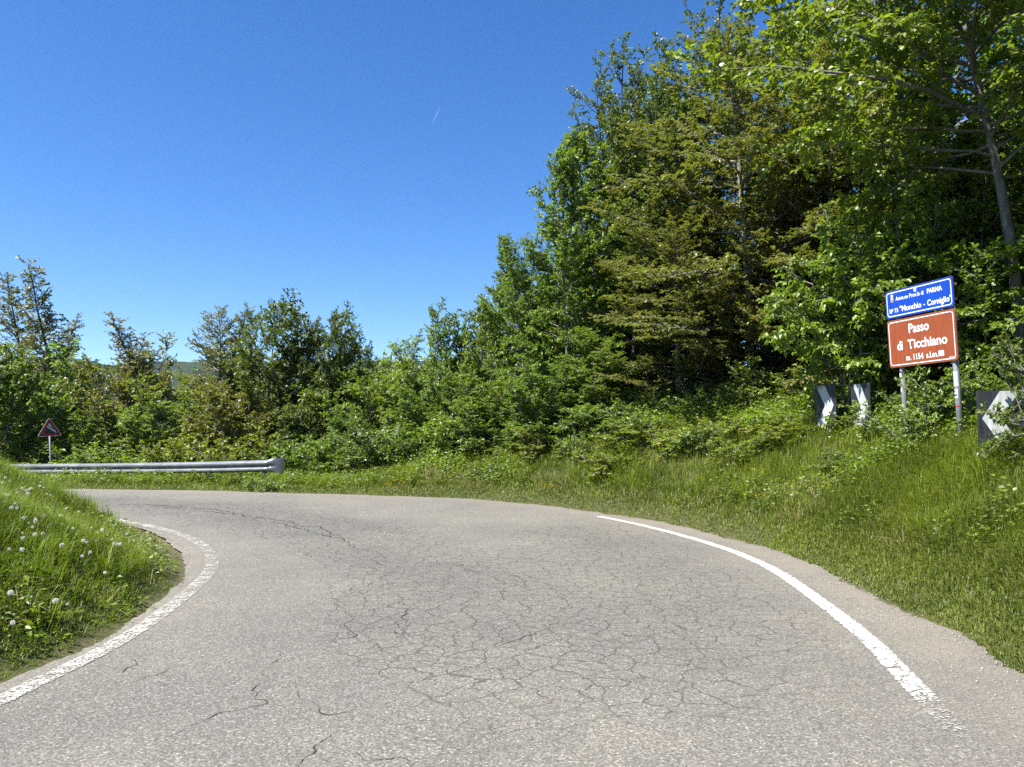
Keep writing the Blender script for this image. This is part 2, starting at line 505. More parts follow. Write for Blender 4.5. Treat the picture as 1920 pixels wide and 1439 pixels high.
attr(me, 'shoulder', np.clip(np.exp(-(dr_ / .55) ** 2) + .35 * np.exp(-(dr_ / 1.6) ** 2) + .55 * np.exp(-(dl_ / .3) ** 2), 0, 1))
setp(obj('road', me), 'worn grey asphalt mountain road bending left in a hairpin', 'road', kind='structure')

# ---- edge lines
def paint_mat(name, wear, tint, cracked=.3):
    m, nt, out = new_mat(name); N = NT(nt)
    p = N.node('ShaderNodeBsdfPrincipled'); co = N.pos()
    a, b, c_ = N.noise(co, 60, 3, .7), N.noise(co, 5, 4, .65), N.voro(co, 62, 'F1', 1)
    sc = N.node('ShaderNodeSeparateColor'); N.l.new(c_, sc.inputs[0])
    col = N.mix(N.mapr(b, .3, .7), tuple(k * .82 for k in tint), tint)
    N.l.new(col, p.inputs['Base Color']); p.inputs['Roughness'].default_value = .7
    e = N.math('ADD', N.math('MULTIPLY', a, .75), N.math('MULTIPLY', b, .4))
    e = N.math('ADD', e, N.math('MULTIPLY', sc.outputs[0], .16))
    e = N.math('SUBTRACT', e, N.attr('wear'))
    wv = N.noise(co, 2.6, 3, .6, 1)
    add = N.node('ShaderNodeVectorMath', operation='MULTIPLY_ADD'); N.l.new(wv, add.inputs[0]); add.inputs[1].default_value = (.42, .42, 0); N.l.new(co, add.inputs[2])
    v = N.voro(add.outputs[0], 6.0, 'DISTANCE_TO_EDGE')
    e = N.math('SUBTRACT', e, N.math('MULTIPLY', N.math('LESS_THAN', v, N.math('MULTIPLY', N.mapr(a, .35, .7), .06)), cracked))
    k = N.mapr(e, wear, wear + .07)
    tr = N.node('ShaderNodeBsdfTransparent'); mx = N.node('ShaderNodeMixShader')
    N.l.new(k, mx.inputs[0]); N.l.new(tr.outputs[0], mx.inputs[1]); N.l.new(p.outputs[0], mx.inputs[2])
    N.l.new(mx.outputs[0], out.inputs[0])
    return m

def strip(name, pl, width, mat, n=240, z=.006, wear=None, jit=.006):
    c = resample(pl, n); t = np.gradient(c, axis=0); t /= np.linalg.norm(t, axis=1, keepdims=True)
    nrm = np.stack([t[:, 1], -t[:, 0]], 1)
    w = np.interp(np.linspace(0, 1, n), np.linspace(0, 1, len(width)), width) if hasattr(width, '__len__') else np.full(n, width)
    cols = []
    for k, s in enumerate((-.5, -.42, 0, .42, .5)):
        q = c + nrm * (w * s)[:, None]
        if k in (0, 4): q = q + nrm * rng0.normal(0, jit, (n, 1))
        cols.append(q)
    q = np.stack(cols, 1).reshape(-1, 2)
    idx = np.arange(n * 5).reshape(n, 5)
    f = np.stack([idx[:-1, :-1], idx[:-1, 1:], idx[1:, 1:], idx[1:, :-1]], -1).reshape(-1, 4)
    me = mesh_np(name, np.column_stack([q, road_z(q[:, 0], q[:, 1]) + z]), None, mat, f)
    ww = np.zeros((n, 5)); ww[:, 0] = ww[:, 4] = .16
    if wear is not None: ww += np.interp(np.linspace(0, 1, n), np.linspace(0, 1, len(wear)), wear)[:, None]
    attr(me, 'wear', ww.ravel())
    return obj(name, me)

m_paintR = paint_mat('road_paint', .30, (.38, .37, .345))
m_paintL = paint_mat('worn_road_paint', .585, (.37, .36, .325), .04)
o = strip('edge_line', [(1.62, 14.65), (2.23, 13.6), (2.82, 12.1), (3.08, 10.9), (3.15, 9.6), (3.07, 8.33), (2.88, 6.6), (2.67, 5.47), (2.5, 4.7), (2.35, 4.0)], .155, m_paintR,
          wear=(.02, 0, 0, 0, 0, .02, .04, .09, .20, .50))
setp(o, 'bright white edge line curving along the right side of the road', 'road marking', kind='structure')
o = strip('edge_line', [(-3.62, -6), (-3.32, 0), (-3.12, 4.5), (-3.06, 5.4), (-3.06, 6.34), (-3.24, 7.66), (-3.53, 9.13), (-3.95, 10.32), (-4.6, 11.56), (-5.5, 12.75), (-6.6, 13.75), (-7.7, 14.5), (-9.2, 15.4), (-11, 16.2), (-14, 17)],
          .17, m_paintL, n=420, wear=(0, 0, 0, 0, .01, .03, .07, .06, .03, .0, 0, 0))
setp(o, 'worn white edge line round the inside of the hairpin', 'road marking', kind='structure')

# ---- long cracks of the asphalt: ragged dark gaps
m_crack = simple('crack_dirt', (.045, .042, .037), .95, var=.3, scale=30, spec=.1)
def groundpt(px, py):
    y = 10.0; d = at(px, py, 1.0) - CAM
    for _ in range(120): y = .5 * y + .5 * (float(road_z(d[0] * y, y)) - 1.6) / d[2]
    return (d[0] * y, y)
CRACKS = [([(640, 1120), (655, 1150), (665, 1180), (600, 1205), (530, 1225), (480, 1270), (475, 1290), (500, 1310), (450, 1330), (400, 1345), (330, 1380)], .011),
          ([(278, 1225), (256, 1240), (240, 1256)], .009), ([(345, 1250), (243, 1284), (146, 1312), (80, 1336), (20, 1352)], .010), ([(208, 1199), (290, 1197), (375, 1193)], .008),
          ([(680, 1370), (610, 1388), (570, 1415), (540, 1439), (520, 1470)], .022), ([(150, 947), (300, 951), (420, 964), (480, 970), (560, 984), (640, 1004)], .045),
          ([(225, 946), (330, 949), (400, 957), (450, 961)], .06), ([(470, 973), (560, 992), (640, 1010), (690, 1035)], .03),
          ([(760, 1125), (772, 1160), (765, 1185), (775, 1192)], .016), ([(620, 1130), (690, 1108), (720, 1092), (780, 1098), (860, 1090)], .009),
          ([(770, 1415), (690, 1418), (640, 1430)], .013), ([(560, 1275), (585, 1300), (610, 1318), (620, 1340), (690, 1325)], .009),
          ([(900, 1225), (960, 1210), (1010, 1190), (1060, 1165)], .009), ([(690, 1035), (730, 1072), (700, 1090), (640, 1118)], .010),
          ([(830, 1050), (900, 1075), (960, 1082), (980, 1100)], .012), ([(1560, 1118), (1580, 1125), (1600, 1122)], .010)]
for ci, (pl, w) in enumerate(CRACKS):
    pw = np.array([groundpt(*q) for q in pl])
    s = np.concatenate([[0], np.cumsum(np.linalg.norm(np.diff(pw, axis=0), axis=1))]); n = max(12, int(s[-1] / .035))
    t = np.linspace(0, s[-1], n); q = np.stack([np.interp(t, s, pw[:, 0]), np.interp(t, s, pw[:, 1])], 1)
    g = np.random.default_rng(ci + 50)
    for k, a in ((3, .05), (8, .028), (20, .02), (45, .010)):
        kk = max(3, int(s[-1] * k)); q += a * np.stack([np.interp(t, np.linspace(0, s[-1], kk), g.normal(0, 1, kk)) for _ in (0, 1)], 1)
    ww = w * np.clip(np.interp(np.arange(n), np.linspace(0, n - 1, max(4, n // 3)), g.uniform(-.5, 1.6, max(4, n // 3))), .05, 2) * np.sin(np.linspace(.05, math.pi - .05, n)) ** .4
    o = strip('crack', q, ww * .6, m_crack, n=n, z=.004, jit=w * .12)
    setp(o, ['thin dark crack wandering across the grey asphalt', 'wide crumbling crack in the grey asphalt'][w > .018], 'crack', 'cracks in the asphalt', 'structure')

# ---- hills across the valley
m_hill, nt, out = new_mat('far_woods'); N = NT(nt)
p = N.node('ShaderNodeBsdfPrincipled'); co = N.pos()
n1, n2 = N.noise(co, .004, 4), N.noise(co, .03, 4)
c = N.mix(N.mapr(n1, .42, .62), (.020, .024, .018), (.038, .055, .026)); c = N.mix(N.mapr(n2, .35, .7), N.mix(1.0, c, (.6, .6, .6), 'MULTIPLY'), c)
N.l.new(c, p.inputs['Base Color']); p.inputs['Roughness'].default_value = 1; p.inputs['Specular IOR Level'].default_value = 0
N.l.new(p.outputs[0], out.inputs[0])
hx, hy = np.meshgrid(np.linspace(-3400, 900, 150), np.linspace(1150, 3300, 60), indexing='ij')
ridge = sstep(1150, 2450, hy + 150 * wob(hx, hy, .0021)) * (1 - .3 * sstep(2600, 3300, hy))
hz = -95 + (322 + 26 * wob(hx, hy, .0016, .4) * .7 + 12 * wob(hx, hy, .008, 2)) * ridge + 14 * wob(hx, hy, .012, 1) * ridge + rng0.normal(0, 3, hx.shape) * ridge
hz *= 1
idx = np.arange(150 * 60).reshape(150, 60)
quads = np.stack([idx[:-1, :-1], idx[1:, :-1], idx[1:, 1:], idx[:-1, 1:]], -1).reshape(-1, 4)
setp(obj('hills', mesh_np('hills', np.stack([hx.ravel(), hy.ravel(), hz.ravel()], 1), None, m_hill, quads, True)), 'wooded dark blue hills across the valley', 'hills', kind='structure')

# ------------------------------------------------------------------ plants: growth
UP = np.array([0, 0, 1.0])
def unit(v): return v / np.maximum(np.linalg.norm(v, axis=-1, keepdims=True), 1e-9)

def shoot(p0, d0, L, n, bend, noise, g):
    B = len(p0); pts = np.zeros((B, n + 1, 3)); pts[:, 0] = p0; d = unit(d0); st = (np.asarray(L) / n)[:, None]
    bend = np.broadcast_to(bend, (B,))[:, None]
    for k in range(n):
        d = unit(d + bend * UP / n + g.normal(0, noise, (B, 3)))
        pts[:, k + 1] = pts[:, k] + d * st
    return pts

def kids(pts, L, sp, t0, g):
    n = pts.shape[1] - 1
    cnt = np.maximum(1, np.floor(np.asarray(L) * (1 - t0) / sp + g.random(len(L)))).astype(int)
    par = np.repeat(np.arange(len(L)), cnt)
    k = np.arange(cnt.sum()) - np.repeat(np.cumsum(cnt) - cnt, cnt)
    t = t0 + (1 - t0) * (k + .3 + .7 * g.random(len(k))) / cnt[par]
    t = np.minimum(t, .999)
    f = t * n; i = f.astype(int); f = (f - i)[:, None]
    a, b = pts[par, i], pts[par, i + 1]
    return par, t, a + (b - a) * f, unit(b - a), np.where(k % 2 == 0, 1.0, -1.0)

def fan(T, side, ang, roll, g):
    """directions leaving a branch alternately left and right, within 'roll' of its flat plane"""
    s = np.cross(T, UP); bad = np.linalg.norm(s, axis=1) < .25
    s[bad] = g.normal(0, 1, (bad.sum(), 3)); s = unit(s - (s * T).sum(1, keepdims=True) * T)
    nn = np.cross(s, T)
    r = g.normal(0, roll, len(T))[:, None]; a = np.clip(g.normal(ang, .16, len(T)), .25, 1.4)[:, None]
    return unit(np.cos(a) * T + np.sin(a) * (side[:, None] * np.cos(r) * s + np.sin(r) * nn))

def tubes(pts, r0, r1, m):
    B, n1, _ = pts.shape
    T = unit(np.gradient(pts, axis=1)); ref = np.where(np.abs(T[:, :1, 2:3]) > .8, np.array([1.0, 0, 0]), UP)
    u = unit(np.cross(T, np.broadcast_to(ref, T.shape))); w = np.cross(T, u)
    t = np.linspace(0, 1, n1)[None, :]; rad = (np.asarray(r0)[:, None] * (1 - t) + np.asarray(r1)[:, None] * t)
    a = np.arange(m) * 2 * np.pi / m
    v = pts[:, :, None, :] + rad[:, :, None, None] * (u[:, :, None, :] * np.cos(a)[None, None, :, None] + w[:, :, None, :] * np.sin(a)[None, None, :, None])
    idx = np.arange(B * n1 * m).reshape(B, n1, m)
    q = np.stack([idx[:, :-1], np.roll(idx[:, :-1], -1, 2), np.roll(idx[:, 1:], -1, 2), idx[:, 1:]], -1).reshape(-1, 4)
    return v.reshape(-1, 3), q

def leaves(pos, axis, g, l, w, flat, fold=.18, droop=.15, jit=.25):
    n = len(pos)
    ax = unit(axis + g.normal(0, jit, (n, 3)) - UP * droop)
    nr = unit(UP * flat + g.normal(0, 1, (n, 3)) * (1 - flat))
    b = unit(np.cross(nr, ax)); nr = np.cross(ax, b)
    s = g.uniform(.62, 1.25, n)[:, None]
    L, W = l * s, w * s * g.uniform(.85, 1.15, n)[:, None]
    v = np.stack([pos, pos + ax * L * .42 + b * W * .5 + nr * W * fold, pos + ax * L - UP * L * .08, pos + ax * L * .42 - b * W * .5 + nr * W * fold], 1)
    i = np.arange(n)[:, None] * 4
    return v.reshape(-1, 3), np.concatenate([i + np.array([[0, 1, 2]]), i + np.array([[0, 2, 3]])], 0)

def cat_mesh(parts):
    V, F, o = [], [], 0
    for v, f in parts: V.append(v); F.append(f + o); o += len(v)
    return np.vstack(V), np.vstack(F)

PROF = {'oval': lambda u: np.sin(np.pi * np.clip(.12 + .86 * u, 0, 1)) ** .75, 'cone': lambda u: (1 - u) ** .8 * np.minimum(1, .55 + 2 * u) + .06,
        'beech': lambda u: np.minimum(1, .75 + .8 * u) * (1 - u ** 2.2) ** .8 + .10, 'round': lambda u: np.sqrt(np.clip(1 - (1.25 * u - .28) ** 2, .03, 1)),
        'flame': lambda u: .55 + .45 * np.sin(np.pi * np.clip(u, 0, 1))}
TRIS = [0]
def grow(name, seed, H, Rr, leaf_m, bark_m, stems=1, spread=.3, tr=.13, base=.12, l1=44, prof='beech', elev=(5, 55), bend1=.35, wild1=.10, l2sp=.22, l2k=.42, roll2=.35,
         l3sp=.13, l3=.34, leafsp=.055, leaf=(.10, .065), flat=.65, droop=.15, lean=(0, 0), side=(0, 0), ang2=.85, skip=.0, wander=.05, bend2=.1, twigs=True, stem_pts=None):
    g = np.random.default_rng(seed)
    if stem_pts is not None:
        sp_ = np.array(stem_pts, float)[None]; n0 = sp_.shape[1] - 1; hs = np.array([np.linalg.norm(np.diff(sp_[0], axis=0), axis=1).sum()])
    else:
        az = g.uniform(0, 6.28) + np.arange(stems) * 2.4
        d0 = np.stack([np.cos(az) * spread, np.sin(az) * spread, np.ones(stems)], 1) if stems > 1 else np.array([[0, 0, 1.0]])
        d0 = d0 + np.array([lean[0], lean[1], 0]); hs = H * (g.uniform(.72, 1.05, stems) if stems > 1 else np.ones(1))
        sp_ = shoot(np.column_stack([g.normal(0, .08 * (stems > 1), (stems, 2)), np.full(stems, -.15)]), d0, hs, 12, .25, wander, g); n0 = 12
    # level 1
    S = len(sp_); per = max(2, int(l1 / S)); par = np.repeat(np.arange(S), per); k = np.tile(np.arange(per), S)
    u = (k + g.random(len(k))) / per; t = base + (1 - base) * u; t = np.minimum(t, .995)
    f = t * n0; i = f.astype(int); f = (f - i)[:, None]; p1 = sp_[par, i] * (1 - f) + sp_[par, i + 1] * f
    a1 = k * 2.399 + par * 1.3 + g.normal(0, .35, len(k))
    el = np.radians(elev[0] + (elev[1] - elev[0]) * u ** 1.4 + g.normal(0, 7, len(k)))
    d1 = np.stack([np.cos(a1) * np.cos(el), np.sin(a1) * np.cos(el), np.sin(el)], 1)
    L1 = Rr * PROF[prof](u) * g.uniform(.62, 1.18, len(k)) * (1 + side[0] * np.cos(a1 - side[1]))
    keep = g.random(len(k)) >= skip; p1, d1, L1, u = p1[keep], d1[keep], np.maximum(L1[keep], .15), u[keep]
    b1 = shoot(p1, d1, L1, 8, bend1, wild1, g)
    # the upper part of each stem carries sprays too
    up_ = sp_[:, int(n0 * .58):]; Lu = hs * .42
    m8 = np.linspace(0, up_.shape[1] - 1, 9); i8 = np.minimum(m8.astype(int), up_.shape[1] - 2); f8 = (m8 - i8)[None, :, None]
    b1_all = np.concatenate([b1, up_[:, i8] * (1 - f8) + up_[:, i8 + 1] * f8], 0)
    Lsp = np.concatenate([L1, Lu]); Lref = np.concatenate([L1, np.full(S, Rr * .62)])
    par2, t2, p2, T2, s2 = kids(b1_all, Lsp, l2sp * .85, .14, g)
    L2 = l2k * Lref[par2] * (1.02 - .75 * t2) * g.uniform(.5, 1.25, len(t2)) + .10
    b2 = shoot(p2, fan(T2, s2, ang2, roll2, g), L2, 5, bend2, .09, g)
    par3, t3, p3, T3, s3 = kids(b2, L2, l3sp, .10, g)
    L3 = l3 * g.uniform(.45, 1.2, len(t3)) * (1.1 - .5 * t3)
    b3 = shoot(p3, fan(T3, s3, .75, roll2 * 1.2, g), L3, 2, .0, .10, g)
    parts = []
    _, _, q, T, s = kids(b3, L3, leafsp * .48, .02, g); parts.append((q, fan(T, s, .8, .5, g)))
    _, _, q, T, s = kids(b2, L2, leafsp * .6, .3, g); parts.append((q, fan(T, s, .8, .5, g)))
    _, _, q, T, s = kids(b1[:, 4:], L1 * .5, leafsp * .8, .2, g); parts.append((q, fan(T, s, .8, .6, g)))
    pos = np.vstack([a for a, _ in parts]); axs = np.vstack([b for _, b in parts])
    lv, lf = leaves(pos, axs, g, leaf[0] * 1.15, leaf[1] * 1.15, flat, droop=droop)
    crown = mesh_np(name + '_crown', lv, lf, leaf_m)
    tv = [tubes(sp_, np.full(S, tr), np.full(S, tr * .12), 9), tubes(b1, .008 + .0095 * L1 * (tr / .13) ** .5, np.full(len(L1), .005), 5), tubes(b2, .004 + .006 * L2, np.full(len(L2), .0025), 3)]
    if twigs: tv.append(tubes(b3[:, ::2], np.full(len(L3), .003), np.full(len(L3), .0015), 3))
    wv, wf = cat_mesh(tv)
    wood = mesh_np(name + '_wood', wv, None, bark_m, wf, True)
    TRIS[0] += len(lf) + 2 * len(wf)
    print('grow', name, 'leaves', len(pos), 'wood quads', len(wf))
    return {'crown': crown, 'wood': wood, 'H': H, 'R': Rr}

def plant(name, kind, x, y, top, half, label, cat, group=None, rot=0.0, base_z=None, leaf=None, wood_name='trunk', crown_name='crown', tilt=(0, 0)):
    z = gz(x, y) - .05 if base_z is None else base_z
    r = empty(name, (x, y, z), (tilt[0], tilt[1], rot))
    s = half / kind['R']; sz = (top - z) / kind['H']
    r.scale = (s, s, sz)
    setp(r, label, cat, group)
    w = obj(wood_name, kind['wood'], r); c = obj(crown_name, kind['crown'], r); c['kind'] = 'stuff'
    if leaf is not None:
        c.material_slots[0].link = 'OBJECT'; c.material_slots[0].material = leaf
    return r

bark_grey = bark_mat('grey_bark', (.13, .12, .10), (.27, .25, .22))
bark_dark = bark_mat('dark_bark', (.05, .045, .038), (.12, .105, .085))
bark_near = bark_mat('stained_grey_bark', (.075, .068, .056), (.20, .185, .16), 12)
lf_green = leaf_mat('hornbeam_leaves', [(0.096, 0.164, 0.017), (0.133, 0.21, 0.021), (0.177, 0.255, 0.028)])
lf_mid = leaf_mat('mid_green_leaves', [(0.112, 0.167, 0.021), (0.155, 0.22, 0.026), (0.202, 0.269, 0.036)])
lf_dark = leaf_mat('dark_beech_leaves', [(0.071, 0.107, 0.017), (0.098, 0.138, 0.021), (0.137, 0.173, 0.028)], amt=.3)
lf_bronze = leaf_mat('bronze_beech_leaves', [(.140, .128, .034), (.140, .158, .036), (.115, .160, .030), (.190, .162, .054)], amt=.35, clump=.8)
lf_lime = leaf_mat('lime_leaves', [(0.141, 0.198, 0.018), (0.175, 0.232, 0.023), (0.215, 0.266, 0.029)], trans=.55)
lf_pale = leaf_mat('pale_young_leaves', [(.20, .19, .085), (.15, .17, .06), (.24, .21, .12), (.12, .14, .05)], trans=.3)
lf_hazel = leaf_mat('hazel_leaves', [(0.12, 0.19, 0.019), (0.158, 0.236, 0.026), (0.202, 0.281, 0.036)], trans=.4)
lf_bramble = leaf_mat('bramble_leaves', [(0.088, 0.131, 0.024), (0.12, 0.171, 0.028), (0.158, 0.21, 0.038)], gloss=.13)
lf_yellow = leaf_mat('yellow_green_leaves', [(.17, .20, .016), (.20, .23, .022), (.14, .18, .018)], trans=.4)
lf_olive = leaf_mat('olive_leaves', [(0.13, 0.141, 0.023), (0.164, 0.16, 0.029), (0.119, 0.149, 0.025)])

K_horn = grow('hornbeam', 11, 9, 2.8, lf_green, bark_grey, l1=58, prof='beech', elev=(0, 58), base=.05, l2sp=.17, l3sp=.12, leafsp=.05, leaf=(.10, .066))
K_bronze = grow('bronze_beech', 12, 10, 3.9, lf_bronze, bark_grey, l1=62, prof='beech', elev=(-4, 42), base=.06, bend1=.12, l2sp=.19, l3sp=.125, leafsp=.052, leaf=(.09, .058), roll2=.22, flat=.75)
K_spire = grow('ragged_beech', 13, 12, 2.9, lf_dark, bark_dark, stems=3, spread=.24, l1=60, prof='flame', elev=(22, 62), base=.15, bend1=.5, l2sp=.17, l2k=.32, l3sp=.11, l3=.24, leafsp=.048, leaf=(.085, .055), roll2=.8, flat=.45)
K_spare = grow('sparse_alder', 14, 8, 1.5, lf_pale, bark_dark, tr=.08, l1=84, prof='cone', elev=(14, 56), base=.1, bend1=.35, l2sp=.15, l2k=.5, l3sp=.11, l3=.26, leafsp=.048, leaf=(.072, .046), roll2=.9, flat=.35)
K_small = grow('small_tree', 15, 6, 2.1, lf_mid, bark_grey, stems=4, spread=.32, tr=.05, l1=64, prof='round', elev=(8, 60), base=.06, l2sp=.17, l3sp=.125, leafsp=.055, leaf=(.10, .068), roll2=.55)
K_wind = grow('windswept_tree', 16, 7, 2.4, lf_dark, bark_dark, stems=3, spread=.22, tr=.07, l1=60, prof='oval', elev=(20, 62), base=.05, bend1=-.25, l2sp=.17, l3sp=.12, leafsp=.052, leaf=(.10, .062), roll2=.5, lean=(.10, 0), side=(.3, 0.2))
K_round = grow('leafy_tree', 17, 7, 2.3, lf_green, bark_grey, stems=2, spread=.15, tr=.08, l1=58, prof='round', elev=(5, 60), base=.06, l2sp=.17, l3sp=.12, leafsp=.052, leaf=(.105, .072), roll2=.5)
K_hazel = grow('hazel_shrub', 18, 3.2, 1.35, lf_hazel, bark_grey, stems=7, spread=.30, tr=.022, l1=56, prof='oval', elev=(0, 42), base=.34, bend1=-.15, l2sp=.15, l2k=.5, l3sp=.12, l3=.24, leafsp=.062, leaf=(.095, .072), roll2=.28, flat=.72)
K_hazel2 = grow('hazel_shrub', 19, 2.0, 1.1, lf_hazel, bark_grey, stems=6, spread=.42, tr=.018, l1=34, prof='oval', elev=(5, 45), base=.12, bend1=-.1, l2sp=.15, l2k=.5, l3sp=.12, l3=.2, leafsp=.06, leaf=(.085, .064), roll2=.3, flat=.7)
K_bramble = grow('bramble', 20, .8, .8, lf_bramble, bark_grey, stems=9, spread=.9, tr=.006, l1=34, prof='round', elev=(0, 40), base=.1, bend1=-.5, l2sp=.10, l2k=.5, l3sp=.08, l3=.10, leafsp=.045, leaf=(.062, .046), roll2=.8, flat=.55, twigs=False)
K_bush = grow('low_bush', 21, 1.3, 1.1, lf_yellow, bark_grey, stems=9, spread=.7, tr=.012, l1=44, prof='round', elev=(5, 50), base=.08, l2sp=.13, l2k=.45, l3sp=.10, l3=.16, leafsp=.05, leaf=(.08, .055), roll2=.5, flat=.6, twigs=False)
# the near tree on the right: trunk leaning over the road, long limbs to the left
K_near = grow('leaning_tree', 22, 11, 3.5, lf_lime, bark_near, tr=.105, l1=70, prof='round', elev=(6, 54), base=.33, bend1=.12, wild1=.15, l2sp=.21, l2k=.40, l3sp=.14, l3=.30, leafsp=.062, leaf=(.095, .072), roll2=.5, flat=.5, droop=.25, side=(.32, 3.2),
              stem_pts=[(0, 0, -.2), (-.03, 0, 1.2), (-.10, 0, 2.4), (-.22, 0, 3.4), (-.36, 0, 4.3), (-.50, .05, 5.2), (-.62, .1, 6.2), (-.72, .1, 7.2), (-.8, 0, 8.4), (-.85, 0, 9.6), (-.9, .1, 10.8)])
print('unique tree tris', TRIS[0])

def xz(px, py, depth):
    q = at(px, py, depth); return q[0], q[2]

def tree(name, kind, px, depth, top_py, half_px, label, rot=0, leaf=None, group=None, cat='tree', **kw):
    x, top = xz(px, top_py, depth)
    return plant(name, kind, x, depth, top, half_px / FPX * depth, label, cat, group, rot, leaf=leaf, **kw)

# --- trees behind the guardrail, left to right
tree('alder_tree', K_spare, 95, 33, 486, 98, 'tallest thin pale tree on the far left, behind the warning sign', 0.3)
tree('alder_tree', K_spare, 155, 33.5, 500, 100, 'second thin pale tree with sparse crown, right beside the tallest one', 2.1)
tree('alder_tree', K_spare, 45, 33, 575, 75, 'short thin pale treetop left of the two tall thin trees', 4.0)
tree('leafy_tree', K_round, 5, 27, 606, 95, 'bushy green tree cut by the left edge of the picture', 1.0, lf_mid)
tree('leafy_tree', K_small, 100, 31, 650, 110, 'dense green tree right behind the triangular slope warning sign', 2.0, lf_green)
tree('small_tree', K_small, 250, 29, 628, 84, 'pointed young green tree in front of the hill gap', 3.0, lf_olive)
tree('alder_tree', K_spare, 195, 33, 600, 80, 'thin low tree with spreading twigs in front of the far hill', 5.1)
tree('alder_tree', K_spare, 345, 30, 585, 95, 'sparse pale tree with open twigs left of the dark windswept tree', 1.2)
tree('leafy_tree', K_spare, 392, 29, 570, 85, 'thin brownish tree leaning against the dark windswept tree', 3.3, lf_olive)
tree('beech_tree', K_bronze, 415, 28, 585, 100, 'brownish small beech behind the middle of the guardrail', 0.5, lf_olive)
tree('windswept_tree', K_wind, 505, 26, 514, 108, 'big dark windswept tree behind the right end of the guardrail', 0.1)
tree('windswept_tree', K_wind, 610, 25.5, 532, 66, 'dark upright tree on the right flank of the big windswept one', 0.6)
tree('small_tree', K_small, 455, 25.5, 700, 95, 'low dark green tree at the foot of the windswept tree', 4.2, lf_olive)
tree('small_tree', K_small, 320, 27, 715, 100, 'low rounded green tree behind the middle of the guardrail', 0.9, lf_mid)
tree('small_tree', K_small, 205, 29, 765, 90, 'low leafy tree right of the slope warning sign', 5.5, lf_green)
tree('larch_tree', K_spare, 742, 34, 572, 70, 'slim pointed tree in the dip of the skyline', 0.8, lf_mid)
tree('larch_tree', K_spare, 700, 33, 608, 70, 'slim shorter tree left of the pointed one in the skyline dip', 3.8, lf_mid)
tree('small_tree', K_small, 690, 25, 645, 88, 'yellowish green tree in the skyline dip', 2.6, lf_mid)
tree('small_tree', K_small, 765, 24, 650, 80, 'light green small tree under the pointed slim tree', 1.1, lf_lime)
tree('small_tree', K_round, 660, 23.6, 752, 52, 'low bushy tree beside the dark windswept trees', 0.2, lf_green)
tree('leafy_tree', K_round, 845, 22.5, 552, 62, 'leafy tree with a flat knob of a top, left of the forest wall', 0.9)
tree('leafy_tree', K_round, 905, 22, 515, 66, 'leafy tree stepping up towards the tall hornbeam', 2.7, lf_mid)
tree('small_tree', K_small, 800, 23, 700, 70, 'low green tree in front of the leafy forest edge', 3.9, lf_green)
tree('small_tree', K_small, 905, 20.7, 690, 76, 'low green tree at the left foot of the bank', 5.0, lf_mid)
# --- the forest wall on the right
tree('hornbeam_tree', K_horn, 985, 21, 440, 84, 'narrow hornbeam on the left flank of the forest wall', 0.4, lf_green)
tree('hornbeam_tree', K_horn, 1062, 20.5, 300, 112, 'tall yellow green hornbeam making the left edge of the forest wall', 1.9)
tree('beech_tree', K_spire, 1168, 23, 128, 140, 'tall ragged dark beech with long shoots against the sky', 0.2)
tree('beech_tree', K_spire, 1215, 24.5, 165, 125, 'dark ragged beech with one arm reaching left over the hornbeam', 2.4)
tree('beech_tree', K_spire, 1245, 24, 130, 160, 'dark round topped beech between the ragged beech and the bronze one', 4.1)
tree('beech_tree', K_spire, 1335, 22, 30, 150, 'tallest dark beech rising behind the bronze beech', 5.3)
tree('hornbeam_tree', K_horn, 1128, 22, 262, 140, 'dense dark hornbeam filling the wall in front of the ragged beeches', 1.0, lf_mid)
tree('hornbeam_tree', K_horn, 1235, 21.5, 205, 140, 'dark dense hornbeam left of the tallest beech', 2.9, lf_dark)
tree('hornbeam_tree', K_horn, 1180, 20.5, 400, 110, 'green hornbeam with light top left of the bronze beech', 3.7)
tree('bronze_beech', K_bronze, 1400, 18.5, 62, 290, 'large bronze leaved beech with flat layered sprays', 0.9)
tree('bronze_beech', K_bronze, 1270, 19, 400, 180, 'lower bronze beech with brownish sprays in the middle of the forest wall', 2.8)
tree('bronze_beech', K_bronze, 1530, 17.8, 110, 230, 'greenish bronze beech right of the large bronze one', 4.4, lf_olive)
tree('small_tree', K_small, 1010, 19.2, 668, 78, 'low green tree at the foot of the hornbeams', 0.7, lf_green)
tree('hornbeam_tree', K_horn, 1120, 19, 610, 80, 'low green beech with flat light sprays on top of the bank', 5.9, lf_mid)
tree('leafy_tree', K_round, 1700, 15.0, 165, 175, 'green tree behind the direction sign', 1.5, lf_hazel)
tree('leafy_tree', K_round, 1860, 14.2, 150, 180, 'green tree behind the leaning grey trunk', 3.1, lf_hazel)
tree('small_tree', K_small, 1775, 13.6, 285, 120, 'light green small tree between the direction sign and the grey trunk', 0.4, lf_hazel)
tree('leafy_tree', K_horn, 1520, 21, -30, 175, 'tall yellow green tree filling the gap above the greenish bronze beech', 5.1, lf_lime)
tree('leafy_tree', K_horn, 1600, 19, -60, 190, 'tall green tree rising behind the bronze beeches', 2.2, lf_mid)
tree('leafy_tree', K_horn, 1780, 18, -200, 210, 'tall green tree behind the leaning grey trunk, above the frame', 0.9, lf_green)
nx_, nt_ = xz(1925, 800, 12.2)
plant('leaning_tree', K_near, nx_, 12.2, gz(nx_, 12.2) + 10.9, 3.5, 'near lime green tree with grey leaning trunk and branches overhanging the signs', 'tree', base_z=gz(nx_, 12.2) - .1)

